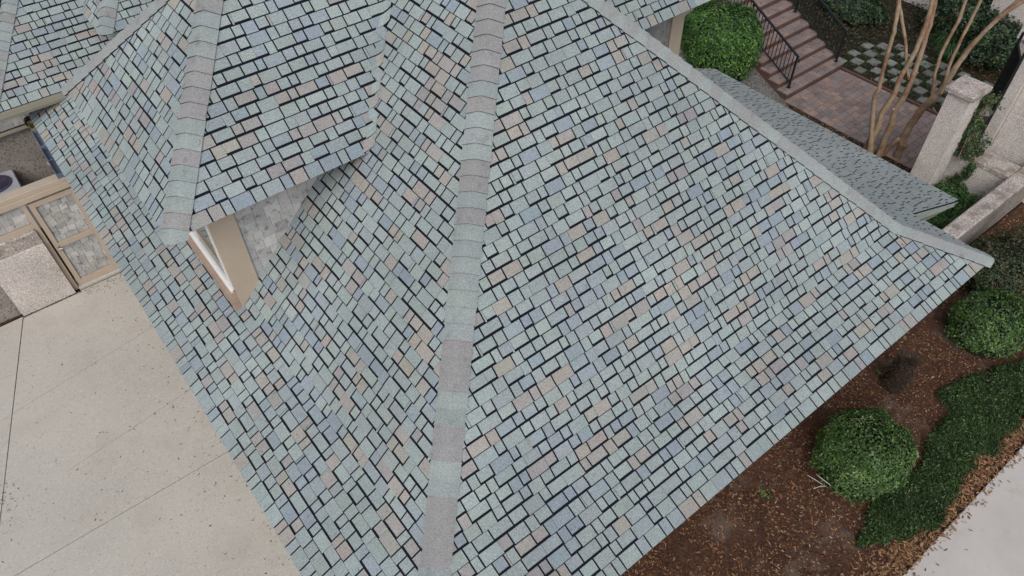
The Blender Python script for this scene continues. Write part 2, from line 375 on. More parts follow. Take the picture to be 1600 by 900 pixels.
# the tabs that show largest are objects, the rest one part
singles.sort(key=lambda s: -s[0])
def addtab(mb, pts, faces, col):
    if isinstance(col[0], tuple):
        c_, m_ = col; n = len(mb.f); mb.add(pts, faces, c_)
        for i in range(n + m_, len(mb.f)): mb.c[i] = EDGE
        return
    n = len(mb.f); mb.add(pts, faces, col)
    if faces[0] in (tuple(range(len(faces[0]))), tuple(range(len(faces[0]) - 1, -1, -1))):
        for i in range(n + 1, len(mb.f)): mb.c[i] = EDGE
for a, pts, faces, col, rf, cx in singles[:300]:
    mb = MB(); addtab(mb, pts, faces, col); p = roofs[rf]
    base = house.location
    o = mb.build('shingle', M['shingle'], p, loc=cx); o.location = cx - base
rest = MB()
for a, pts, faces, col, rf, cx in singles[300:]: addtab(rest, pts, faces, col)
o = hp(rest, 'shingle_courses', M['shingle']); o['kind'] = 'stuff'
print('tabs', len(singles))

# hip caps
def caps(rf, p0, p1, n1, n2, step=.172, wid=.168, seed=3, w0=.35, end=True, dull=0.0):
    r = random.Random(seed); h = (p1 - p0); Ln = h.length; h.normalize()
    w1 = n1.cross(h); w1.normalize(); w2 = n2.cross(h); w2.normalize()
    up = (n1 + n2).normalized()
    if w1.dot(up) > 0: w1 = -w1
    if w2.dot(up) > 0: w2 = -w2
    s = 0; base = r.choice(SAGE)
    while s < Ln:
        ln = min(step + .02, Ln - s + .02)
        u = r.random(); col = r.choice(SAGE) if u < .5 else r.choice(MAUVE)
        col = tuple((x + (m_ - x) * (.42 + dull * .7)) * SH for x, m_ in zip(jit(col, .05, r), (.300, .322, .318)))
        wa = wid * (1 + r.uniform(-.02, .02))
        def sec(t, lift):
            c = p0 + h * (s + t)
            return [c + w1 * wa + n1 * lift, c + w1 * (wa * .45) + n1 * (lift + .004), c + w1 * .03 + n1 * (lift + .003), c + up * (lift + .003), c + w2 * .03 + n2 * (lift + .003), c + w2 * (wa * .45) + n2 * (lift + .004), c + w2 * wa + n2 * lift]
        if inview(p0 + h * s):
            if s == 0 and end:      # the lowest cap is trimmed to a blunt nose
                a = sec(0, .022); c0 = p0 - h * .01
                a = [q.lerp(c0 + up * .015, .0) + (h * .075 if i in (0, 6) else (h * .02 if i in (1, 5) else V(0, 0, 0))) for i, q in enumerate(a)]
            else: a = sec(0, .030)
            b = sec(ln, .014); lo = [q - (n1 if i < 3 else (up if i == 3 else n2)) * .014 for i, q in enumerate(a)]
            sd1 = [a[0], b[0], b[0] - n1 * .02, a[0] - n1 * .02]; sd2 = [a[6], b[6], b[6] - n2 * .02, a[6] - n2 * .02]
            mb = MB(); pts = a + b + lo; k = 7
            fs = []
            for i in range(6): fs += [(i, i + 1, k + i + 1, k + i), (i, 2 * k + i, 2 * k + i + 1, i + 1)]
            if (pts[1] - pts[0]).cross(pts[k + 1] - pts[1]).dot(n1) < 0: fs = [f[::-1] for f in fs]
            n0 = len(mb.f); mb.add(pts, fs, col); mb.face(sd1, EDGE); mb.face(sd2, EDGE)
            for i in range(n0 + 1, n0 + 12, 2): mb.c[i] = tuple(x * .25 for x in col)
            o = mb.build('hip_cap', M['cap'], roofs[rf], loc=p0 + h * s); o.location = (p0 + h * s) - house.location
        s += step
nR = V(0, -s2, s2); nL = V(-s2, 0, s2); nE = V(s2, 0, s2)
nRf = V(0, -.5, 1).normalized(); nLf = V(-.5, 0, 1).normalized(); nEf = V(.5, 0, 1).normalized()
caps('main_roof', CF1, BL, nRf, nLf, seed=31)
caps('main_roof', BL, APX, nR, nL, seed=32, end=False)
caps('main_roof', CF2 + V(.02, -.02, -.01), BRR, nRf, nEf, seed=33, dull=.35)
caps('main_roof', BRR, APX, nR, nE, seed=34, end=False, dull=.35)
caps('dormer_roof', V(DX - .03, DY - .03, DZ - .03), D_apex, nR, nL, seed=35)
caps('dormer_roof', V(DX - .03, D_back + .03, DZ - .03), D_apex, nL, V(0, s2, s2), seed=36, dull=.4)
caps('wing_roof', V(WX, WY, WZ), W_R[3], nR, nL, seed=37)
caps('upper_wing_roof', V(TX, TY, TZ), T_R[3], nR, nL, seed=38)
caps('dormer_roof.001', V(GX, DY, DZ), G_apex, nR, nE, seed=39)

# fascias, drip edges and gutters
mb = MB()
mb.box(WX, 1.9, WY - .035, WY - .003, WZ - .17, WZ - .02); mb.box(WX - .03, 1.9, WY - .06, WY - .036, WZ - .12, WZ - .035); mb.box(WX, 1.9, WY, 16.0, WZ - .19, WZ - .172)
mb.box(WX, WX + .03, WY, WY + 5, WZ - .17, WZ - .02)
hp(mb, 'fascia', M['tan'])
mb = MB(); mb.box(XL - DR + .13, XL - DR + .155, YB - DR + .16, YF, ZE - .2, ZE - .0); mb.box(XL - DR + .156, XR + DR - .156, YB - DR + .13, YB - DR + .155, ZE - .2, ZE - .0)
mb.box(XR + DR - .155, XR + DR - .13, YB - DR + .16, PY0, ZE - .2, ZE - .0)
mb.box(XL - DR + .157, XL + .2, YB - DR + .157, YF, ZE - .2, ZE - .175); mb.box(XL + .2, XR - .2, YB - DR + .157, YB + .1, ZE - .2, ZE - .175)
hp(mb, 'fascia', M['beige'])
mb = MB(); mb.box(DX + .30, 3.1, DY + .30, 7.30, DZ - .03, DZ - .012); mb.box(DX + .30, 1.2, 7.301, D_back - .3, DZ - .03, DZ - .012); hp(mb, 'dormer_soffit', M['beige'])
mb = MB(); mb.box(7.2, GX - .3, DY + .30, 7.3, DZ - .03, DZ - .012); hp(mb, 'dormer_soffit', M['beige'])
# porch rake board and soffit
mb = MB()
def sl(x, dz): return PZ0 - PK * (x - PX0) + dz
for y0, y1, d0, d1 in ((PY0 + .015, PY0 + .045, -.03, -.24), (PY0 - .005, PY0 + .014, -.03, -.09)):
    x0, x1 = PX0 + .05, PX1 - .01
    mb.add([(x0, y0, sl(x0, d0)), (x1, y0, sl(x1, d0)), (x1, y0, sl(x1, d1 * .6)), (x0, y0, sl(x0, d1)), (x0, y1, sl(x0, d0)), (x1, y1, sl(x1, d0)), (x1, y1, sl(x1, d1 * .6)), (x0, y1, sl(x0, d1))],
           [(3, 2, 1, 0), (4, 5, 6, 7), (0, 1, 5, 4), (2, 3, 7, 6), (1, 2, 6, 5), (3, 0, 4, 7)])
hp(mb, 'rake_board', mat('pale_green_grey_paint', (.30, .345, .315), rough=.6, grain=None, blot=(3, .08), bump=None))
mb = MB(); mb.slab([V(PX1 - .02, PY0 + .05, sl(PX1 - .02, -.16)), V(PX1 - .02, PY1 - .05, sl(PX1 - .02, -.16)), V(XR, PY1 - .05, sl(PX0, -.22)), V(XR, PY0 + .05, sl(PX0, -.22))], V(0, 0, 1), .02)
hp(mb, 'soffit', M['tan'])
# gutter pieces hung on the far end of the left eave
GB = (.10, .125, .185)
for k, (y0, y1, c_, wd) in enumerate([(14.2, 14.5, (.32, .28, .13), .085), (13.55, 14.15, (.17, .21, .27), .10), (12.55, 13.5, GB, .105)]):
    mb = MB(); xo = .068 - wd
    mb.box(xo, .068, y0, y1, ZE - .14, ZE - .13, c_); mb.box(xo, xo + .012, y0, y1, ZE - .13, ZE - .045, c_); mb.box(.058, .068, y0, y1, ZE - .13, ZE - .05, c_)
    mb.box(xo + .012, .058, y0, y0 + .01, ZE - .13, ZE - .045, c_); mb.box(xo + .012, .058, y1 - .01, y1, ZE - .13, ZE - .045, c_)
    g = hp(mb, 'gutter', M['blue'])
mb = MB(); mb.box(-.075, -.035, 12.98, 13.04, ZE - .10, ZE - .02); mb.box(-.035, .04, 13.0, 13.02, ZE - .04, ZE - .03)
hp(mb, 'gutter_bracket', M['metal'])
# closed end of the left skirt: dark rake boards
mb = MB(); mb.slab([V(XL - DR, YF + .002, ZE - .02), V(XL, YF + .002, ZB - .02), V(XL, YF + .002, ZB - .3), V(XL - DR, YF + .002, ZE - .24)][::-1], V(0, 1, 0), -.05)
mb.tube([V(.03, YF - .02, ZE - .12), V(.03, YF + .07, ZE - .12)], .09, 12)
hp(mb, 'rake_end', M['iron'])

# house walls under the roofs
mb = MB()
mb.box(1.1, 8.95, 2.9, 14.5, 0, ZE - .21)
mb.box(1.15, 8.9, 7.3, 10.3, ZE, 4.9)
mb.box(.62, 6, 16.25, 22, 0, 2.5)
hp(mb, 'wall', M['stucco'])

def shakes(parent_obj, org, U, Wn, poly, rowh, wmin, wmax, cols, seed, thick=.012, gap=.004, name='shake', depthbase=0., limit=400):
    """wall shakes laid in courses from the top down over polygon poly given in (a along U, z)"""
    r = random.Random(seed); cnt = 0
    if not ccw(poly): poly = poly[::-1]
    planes = []
    for i in range(len(poly)):
        a, b = poly[i], poly[(i + 1) % len(poly)]
        ex, ey = b[0] - a[0], b[1] - a[1]; l = math.hypot(ex, ey); nx, ny = ey / l, -ex / l
        planes.append((nx, ny, nx * a[0] + ny * a[1]))
    a0 = min(p[0] for p in poly); a1 = max(p[0] for p in poly); b0 = min(p[1] for p in poly); b1 = max(p[1] for p in poly)
    z = b0
    while z < b1 - .005:
        x = a0 - r.uniform(0, wmin * .8)
        while x < a1:
            wd = r.uniform(wmin, wmax); dz = r.uniform(-.006, .006)
            c = clip([(x, z + dz + .002), (x + wd - gap, z + dz + .002), (x + wd - gap, z + rowh + .006), (x, z + rowh + .006)], planes)
            x += wd
            if len(c) < 3: continue
            th = thick * r.uniform(.7, 1.25)
            top = [org + U * a + V(0, 0, b) + Wn * (depthbase + th * (1 - .75 * min(1, max(0, (b - z) / rowh)))) for a, b in c]
            bot = [org + U * a + V(0, 0, b) - Wn * .002 for a, b in c]; m = len(c)
            up = (top[1] - top[0]).cross(top[2] - top[1]).dot(Wn) > 0
            fs = [tuple(range(m)) if up else tuple(range(m - 1, -1, -1))] + [(i, i + m, (i + 1) % m + m, (i + 1) % m) if up else ((i + 1) % m, (i + 1) % m + m, i + m, i) for i in range(m)]
            mb = MB(); mb.add(top + bot, fs, jit(r.choice(cols), .12, r))
            pl_ = parent_obj.matrix_world.translation if parent_obj.parent is None else parent_obj.location + parent_obj.parent.location
            o = mb.build(name, M['shake'], parent_obj, loc=top[0]); o.location = top[0] - pl_
            cnt += 1
        z += rowh
    return cnt
SHK = [(.44, .44, .44), (.50, .50, .50), (.39, .39, .40), (.46, .45, .45)]
# dormer front wall (faces the camera's right), a triangle standing on the main slope
mb = MB()
zt = DZ + .1
mb.add([(1.1, 7.262, XL + 2.13 - .1), (zt - 2.129 + .15, 7.262, zt), (1.1, 7.262, zt), (1.1, 7.3, XL + 2.03), (zt - 2.129 + .15, 7.3, zt), (1.1, 7.3, zt)], [(0, 1, 2), (5, 4, 3), (0, 3, 4, 1), (1, 4, 5, 2), (2, 5, 3, 0)])
dw = hp(mb, 'dormer_wall', M['joint'])
shakes(dw, V(0, 7.262, 0), UX, V(0, -1, 0), [(1.40, 3.50), (zt - 2.129 + .05, zt), (1.40, zt)], .15, .12, .21, SHK, 41)
mb = MB(); x1 = 1.395
mb.add([(1.085, 7.225, ZB - .05), (x1, 7.225, x1 + 2.10), (x1, 7.225, zt), (1.085, 7.225, zt), (1.085, 7.262, ZB - .05), (x1, 7.262, x1 + 2.10), (x1, 7.262, zt), (1.085, 7.262, zt)],
       [(0, 1, 2, 3), (7, 6, 5, 4), (0, 4, 5, 1), (1, 5, 6, 2), (2, 6, 7, 3), (3, 7, 4, 0)])
hp(mb, 'corner_board', M['beige'])
# dormer side wall with its window
mb = MB(); mb.box(1.1, 1.15, 7.263, 7.42, ZB - .1, zt); mb.box(1.1, 1.15, 7.42, 9.9, ZB - .1, 3.46); mb.box(1.1, 1.15, 7.42, 9.9, 4.86, zt); mb.box(1.1, 1.15, 9.7, 10.2, ZB - .1, zt)
hp(mb, 'dormer_side_wall', M['beige'])
mb = MB(); mb.box(.995, 1.099, 7.24, 10.1, ZB - .08, ZB + .12)
hp(mb, 'sill_board', M['brown'])
mb = MB()
for y0, y1, z0_, z1_ in ((7.42, 9.7, 3.35, 3.46), (7.42, 9.7, 4.80, 4.86), (7.42, 7.50, 3.46, 4.8), (8.5, 8.58, 3.46, 4.8), (9.62, 9.7, 3.46, 4.8)):
    mb.box(1.085, 1.13, y0, y1, z0_, z1_)
mb.box(1.05, 1.10, 7.42, 9.8, ZB + .122, ZB + .15); mb.box(1.075, 1.098, 7.5, 8.5, 3.47, 3.53)
wf = hp(mb, 'window', M['white'])
mb = MB(); mb.box(1.10, 1.11, 7.5, 8.5, 3.46, 4.8); mb.box(1.10, 1.11, 8.58, 9.62, 3.46, 4.8)
g = mb.build('pane', M['glass'], wf); g.location = -house.location
# right dormer wall
mb = MB(); mb.box(7.1, 9.0, 7.262, 7.3, 2.4, zt); mb.box(8.96, 9.0, 7.3, 10.2, 2.4, zt)
dw2 = hp(mb, 'dormer_wall', M['joint'])
shakes(dw2, V(0, 7.262, 0), UX, V(0, -1, 0), [(8.1, 3.2), (8.745, 3.2), (8.745, zt), (8.1, zt)], .28, .18, .26, [(.25, .26, .25), (.22, .235, .23), (.27, .275, .265)], 42)
mb = MB(); mb.box(8.75, 9.03, 7.225, 7.261, 2.4, zt); mb.box(9.001, 9.03, 7.262, 7.5, 2.4, zt)
hp(mb, 'corner_board', M['beige'])
# wing wall: a band of shakes over dark aggregate
mb = MB(); mb.box(-3, .16, 16.0, 16.1, 1.83, 3.0); ww = hp(mb, 'wing_wall', M['joint'])
shakes(ww, V(0, 16.0, 0), UX, V(0, -1, 0), [(-1.6, 1.87), (.03, 1.87), (.03, 2.99), (-1.6, 2.99)], .24, .22, .34, [(.36, .36, .345), (.39, .38, .37), (.33, .34, .335)], 43)
mb = MB(); mb.box(.035, .10, 15.96, 15.999, 1.86, 2.99); mb.box(-3, .12, 15.93, 15.998, 1.79, 1.83); hp(mb, 'corner_board', M['tan'])
mb = MB(); mb.box(-3, .10, 16.06, 16.5, .3, 1.789); hp(mb, 'lower_wall', M['aggdark'])
mb = MB()
for i in range(9):
    for j in range(10): mb.box(.13 + i * .11 + (j % 2) * .05, .13 + i * .11 + .1 + (j % 2) * .05, 16.20, 16.247, .9 + j * .17, 1.06 + j * .17)
hp(mb, 'chimney_bricks', M['aggdark'])

# ------------------------------------------------------------------ ground
def sheet(name, pts, z, m, kind='structure', t=None):
    mb = MB()
    if t: mb.slab([V(x, y, z) for x, y in pts], V(0, 0, 1), t)
    else: mb.face([(x, y, z) for x, y in pts])
    return tag(mb.build(name, m), kind=kind)
sheet('ground', [(-150, -150), (150, -150), (150, 150), (-150, 150)], -.03, M['darksoil'])
sheet('mulch_bed', [(2.0, .5), (16, .5), (16, 2.9), (2.0, 2.9)], -.012, M['soil'])
sheet('mulch_strip', [(2.0, .04), (16, .04), (16, .5), (2.0, .5)], -.008, M['soil'])
# driveway slabs with open joints
J1 = lambda y: -1.74 + (y - 12.85) * .327
JY = 7.75
dr = [[(J1(JY + .006) + .006, JY + .006), (1.09, JY + .006), (1.09, 12.86), (J1(12.86) + .006, 12.86)],
      [(-14, JY + .006), (J1(JY + .006) - .006, JY + .006), (J1(12.86) - .012, 12.86), (-14, 12.86)],
      [(J1(-4) + .012, -4), (1.09, -4), (1.09, JY - .006), (J1(JY - .006) + .012, JY - .006)],
      [(-14, -4), (J1(-4) - .012, -4), (J1(JY - .006) - .012, JY - .006), (-14, JY - .006)]]
drive = sheet('driveway', [(-14, -4), (1.092, -4), (1.092, 12.88), (-14, 12.88)], -.02, M['joint'])
for q in dr:
    mb = MB(); mb.slab([V(x, y, 0) for x, y in q], V(0, 0, 1), .018); mb.build('concrete_slab', M['drive'], drive)
mb = MB()     # thin control joints cut in the surface
for (x0, y0), (x1, y1) in (((-2.62, 10.66), (.5, 11.15)), ((-2.0, 9.0), (.5, 9.35))):
    d = V(x1 - x0, y1 - y0, 0).normalized(); nn = V(-d.y, d.x, 0) * .003
    mb.face([V(x0, y0, .0025) - nn, V(x1, y1, .0025) - nn, V(x1, y1, .0025) + nn, V(x0, y0, .0025) + nn])
mb.build('control_joint', mat('faint_joint', (.25, .215, .175), grain=None, blot=(4, .2), bump=None), drive)
walk = sheet('sidewalk', [(-2, -6), (18, -6), (18, -.01), (-2, -.01)], 0, M['walk'], t=.02)
mb = MB(); g = []; r = random.Random(404)          # gravel bank rising beside the stairs
for j in range(9):
    for i in range(9):
        x, y = 11.8 + i * .394, 7.6 + j * .5; z = max(-.01, min(1.05, (y - 8.55) * .44)) - .02 + noise.noise(V(x * 2, y * 2, 0)) * .03
        g.append((x, y, z if i < 8 else z - .03))
mb.add(g, [(j * 9 + i, j * 9 + i + 1, j * 9 + i + 10, j * 9 + i + 9) for j in range(8) for i in range(8)])
tag(mb.build('gravel_bank', M['gravel'], smooth=True), kind='structure')
sheet('dark_yard', [(-6, 13.25), (1.0, 13.25), (1.0, 16.0), (-6, 16.0)], -.015, M['darksoil'])

def scatter_chips(name, spots, z, cols, ln, seed, lift=.02, label=None):
    r = random.Random(seed); mb = MB()
    for (x, y) in spots:
        a = r.uniform(0, math.pi); l = r.uniform(*ln); wd = l * r.uniform(.18, .38); d = V(math.cos(a), math.sin(a), r.uniform(-.35, .35)) * l * .5; e = V(-math.sin(a), math.cos(a), r.uniform(-.5, .5)) * wd * .5
        c = V(x, y, z + r.uniform(.003, lift)); mb.face([c - d - e * .5, c + d * .2 - e, c + d, c + d * .1 + e, c - d * .8 + e * .6], jit(r.choice(cols), .25, r))
    return tag(mb.build(name, M['chip']), kind='stuff', label=label)
r = random.Random(91)
MUL = [(.15, .062, .032), (.21, .092, .043), (.10, .042, .024), (.33, .18, .09), (.06, .03, .018), (.26, .13, .065), (.36, .25, .16)]
sp = []
while len(sp) < 24000:
    x, y = r.uniform(3.6, 15.5), r.uniform(.42, 2.9)
    if noise.noise(V(x * 1.2, y * 1.2, 3)) > .28 and r.random() < .8: continue
    sp.append((x, y))
scatter_chips('mulch_chips', sp, -.012, MUL, (.012, .058), 92)
STR = [(.24, .13, .065), (.19, .095, .045), (.29, .17, .09), (.12, .06, .032), (.33, .20, .11)]
sp = []
while len(sp) < 7500:
    x = r.uniform(3.6, 15.5); y = .17 + r.gauss(0, .15)
    if y > .55 or (y < -.03 and r.random() < .5): continue
    sp.append((x, y))
scatter_chips('dry_leaf_litter', sp, .0, STR, (.03, .09), 93, .03)
sp = [(r.uniform(-3.4, 1.0), r.uniform(4.0, 12.8)) for _ in range(330)] + [(r.gauss(.0, .35) if False else .25 - abs(r.gauss(0, .35)), r.uniform(5, 12.8)) for _ in range(170)] + [(r.uniform(-.7, .2), 12.84 - abs(r.gauss(0, .12))) for _ in range(90)] + [(-2.9 + r.gauss(0, .12), 9.1 + r.gauss(0, .25)) for _ in range(50)]
scatter_chips('wall_foot_shade_chips', [(random.Random(i).uniform(-1.74, -.7), 12.845 - abs(random.Random(i + 9999).gauss(0, .012))) for i in range(900)], .0, [(.05, .055, .03), (.07, .06, .04), (.035, .035, .025)], (.01, .03), 97, .012)  # dark chips standing in for the shade line along the wall foot
scatter_chips('driveway_leaf_litter', sp, .0, [(.10, .055, .03), (.16, .09, .05), (.07, .05, .03), (.055, .03, .02)], (.016, .05), 94, .006)
sp = [(r.uniform(17.3, 23), r.uniform(3.5, 13)) for _ in range(5000)] + [(r.gauss(19.7, .5), r.gauss(5.6, .5)) for _ in range(900)]
scatter_chips('fallen_leaves', sp, -.03, [(.10, .05, .022), (.06, .03, .018), (.16, .085, .035), (.04, .03, .015), (.03, .045, .015)], (.05, .11), 95, .03)
sp = [(r.uniform(14.55, 14.84), r.uniform(3.3, 8.4)) for _ in range(900)]
scatter_chips('soil_strip_litter', sp, -.02, MUL, (.03, .07), 96, .03)
sp = [(r.uniform(15.05, 17.2), r.uniform(8.5, 11.2)) for _ in range(170)]
mbs = MB()
for (x, y) in sp:
    z = .15 * (int((y - 8.46) / .305) + 1) + .006; a = r.uniform(0, 3.1); l = r.uniform(.015, .035); d = V(math.cos(a), math.sin(a), 0) * l; e = V(-math.sin(a), math.cos(a), 0) * l * .4
    if (y - 8.46) % .305 < .03: continue
    c = V(x, y, z); mbs.face([c - d, c - e, c + d, c + e], jit((.05, .03, .02), .3, r))
for _ in range(160):
    x, y = r.uniform(15, 17.0), r.uniform(5, 8.4); a = r.uniform(0, 3.1); l = r.uniform(.015, .03); d = V(math.cos(a), math.sin(a), 0) * l; e = V(-math.sin(a), math.cos(a), 0) * l * .4
    c = V(x, y, .012); mbs.face([c - d, c - e, c + d, c + e], jit((.06, .035, .02), .3, r))
tag(mbs.build('leaf_scraps', M['chip']), kind='stuff')

# ------------------------------------------------------------------ paver court and stairs
PAV = [(.25, .185, .17), (.275, .20, .175), (.225, .178, .17), (.215, .178, .172), (.29, .21, .17), (.245, .20, .188), (.205, .165, .158)]
court = sheet('paver_court', [(14.86, 3.6), (17.16, 3.6), (17.16, 8.46), (14.86, 8.46)], -.018, M['joint'])
mb = MB()
mb.box(17.17, 17.24, 4.0, 8.44, -.03, .035); mb.build('edging', M['riser'], court)
r = random.Random(50); y = 4.32; npv = 0
while y < 8.44:
    h = .172; x = 14.87; 
    while x < 17.14:
        wd = min(r.choice([.13, .19, .19, .24]), 17.155 - x)
        if wd < .04: break
        mb = MB(); dz = r.uniform(-.002, .002); mb.bevbox(0, wd - .008, 0, h - .008, -.015, .004 + dz, .006, jit(r.choice(PAV), .10, r))
        o = mb.build('paver', M['paver'], court); o.location = (x, y, 0); npv += 1; x += wd
    y += h
print('pavers', npv)
stairs = empty('stairs', 'brown paver stairs with dark risers climbing from the paver court between two iron railings', 'stairs', (16.1, 8.46, 0))
for i in range(10):
    y0 = 8.46 + .305 * i; zt_ = .15 * (i + 1)
    mb = MB(); mb.box(14.96, 17.24, y0, y0 + .3045, -.03, zt_ - .022)
    st = child(mb, 'step', M['riser'], stairs)
    x = 14.955; 
    for rw in range(2):
        x = 14.95 - (0 if rw else .0); yy = y0 - .012 + rw * .16; first = True
        while x < 17.24:
            wd = r.choice([.16, .2, .2, .24]) if not (first and rw) else .1
            first = False; wd = min(wd, 17.25 - x)
            if wd < .05: break
            if i < 9:
                mb = MB(); mb.bevbox(0, wd - .006, 0, .154, -.034, r.uniform(-.001, .002), .007, jit(r.choice(PAV[:4] + PAV[5:]), .1, r))
                o = mb.build('paver', M['paver'], st); o.location = V(x, yy, zt_) - stairs.location
            x += wd
def railing(x, label, y_a=8.62, nst=9):
    root = empty('stair_railing', label, 'railing', (x, y_a, .15), 'iron railings on the stairs')
    sl_ = .15 / .305; y_b = y_a + nst * .305 + .1
    zf = lambda y: .15 + (y - y_a) * sl_
    mb = MB()
    def bar(y0, z0, y1, z1, w, h):
        d = V(0, y1 - y0, z1 - z0).normalized(); n_ = V(0, -d.z, d.y) * h / 2; u = V(w / 2, 0, 0); a = V(x, y0, z0); b = V(x, y1, z1)
        mb.add([a - u - n_, a + u - n_, a + u + n_, a - u + n_, b - u - n_, b + u - n_, b + u + n_, b - u + n_], [(3, 2, 1, 0), (4, 5, 6, 7), (0, 1, 5, 4), (1, 2, 6, 5), (2, 3, 7, 6), (3, 0, 4, 7)])
    bar(y_a - .04, zf(y_a) + .83, y_b, zf(y_b) + .85, .05, .035); child(mb, 'top_rail', M['iron'], root)
    mb = MB(); 
    def bar2(y0, z0, y1, z1, w, h, mb):
        d = V(0, y1 - y0, z1 - z0).normalized(); n_ = V(0, -d.z, d.y) * h / 2; u = V(w / 2, 0, 0); a = V(x, y0, z0); b = V(x, y1, z1)
        mb.add([a - u - n_, a + u - n_, a + u + n_, a - u + n_, b - u - n_, b + u - n_, b + u + n_, b - u + n_], [(3, 2, 1, 0), (4, 5, 6, 7), (0, 1, 5, 4), (1, 2, 6, 5), (2, 3, 7, 6), (3, 0, 4, 7)])
    bar2(y_a, zf(y_a) + .13, y_b, zf(y_b) + .13, .025, .025, mb); child(mb, 'bottom_rail', M['iron'], root)
    mb = MB(); mb.tube([V(x, y_a - .03, zf(y_a) + .8), V(x, y_a - .07, zf(y_a) + .78), V(x, y_a - .07, zf(y_a) + .72)], .02, 6); child(mb, 'scroll', M['iron'], root)
    for k, yy in enumerate([y_a, y_a + 5 * .305, y_a + 9 * .305]):
        mb = MB(); z0_ = .15 * (math.floor((yy - 8.46) / .305 + 1e-4) + 1)
        mb.box(x - .02, x + .02, yy - .02, yy + .02, z0_, zf(yy) + .82); mb.box(x - .045, x + .045, yy - .045, yy + .045, z0_, z0_ + .012)
        child(mb, 'post', M['iron'], root)
    k = 0; yy = y_a + .1
    while yy < y_b:
        mb = MB(); mb.box(x - .007, x + .007, yy - .007, yy + .007, zf(yy) + .13, zf(yy) + .83)
        child(mb, 'baluster', M['iron'], root); yy += .1
railing(15.22, 'black iron railing on the left side of the stairs, beside the round green bush')
railing(17.14, 'black iron railing on the right side of the stairs, against the dark planting')

# checkerboard of stepping stones beyond the court
path = sheet('stepping_stone_bed', [(17.3, 4.6), (19.6, 4.6), (19.6, 8.9), (17.3, 8.9)], -.02, M['darksoil'])
r = random.Random(61); k = 0
tufts = []
for i in range(7):
    for j in range(13):
        x = 17.36 + i * .30; y = 4.95 + j * .30
        if x + .3 * 0 > 17.3 + 2.1 - max(0, (j - 9)) * .25 + .1: continue
        if (i + j) % 2: tufts.append((x + .15, y + .15)); continue
        if r.random() < .04: continue
        mb = MB(); c = jit(r.choice([(.17, .175, .155), (.205, .21, .19), (.14, .148, .13)]), .2, r); a = r.uniform(-.09, .09)
        hw = .132 + r.uniform(-.014, .008); pts = []
        mb.bevbox(-hw, hw, -hw, hw, -.02, .02, .012, c); o = mb.build('stepping_stone', M['stone'], path); o.location = (x + .15, y + .15, r.uniform(-.006, .006)); o.rotation_euler = (0, 0, a)
def blades(mb, c, n, h, spread, cols, r, w=.008):
    for _ in range(n):
        a = r.uniform(0, 6.283); b0 = c + V(math.cos(a), math.sin(a), 0) * r.uniform(0, spread * .25); hh = h * r.uniform(.6, 1.1); s_ = spread * r.uniform(.3, 1)
        d = V(math.cos(a), math.sin(a), 0); e = V(-d.y, d.x, 0) * w; p1 = b0 + d * s_ * .45 + V(0, 0, hh * .8); p2 = b0 + d * s_ + V(0, 0, hh * r.uniform(.45, .9)); cc = jit(r.choice(cols), .25, r)
        mb.face([b0 - e, b0 + e, p1 + e * .8, p1 - e * .8], cc); mb.face([p1 - e * .8, p1 + e * .8, p2], cc)
mb = MB()
for (x, y) in tufts:
    for _ in range(10): blades(mb, V(x + r.gauss(0, .115), y + r.gauss(0, .115), -.02), 9, .08, .09, [(.022, .05, .014), (.03, .065, .018), (.018, .035, .012)], r, .006)
tag(mb.build('moss_and_mondo_grass', M['leaf']), kind='stuff')

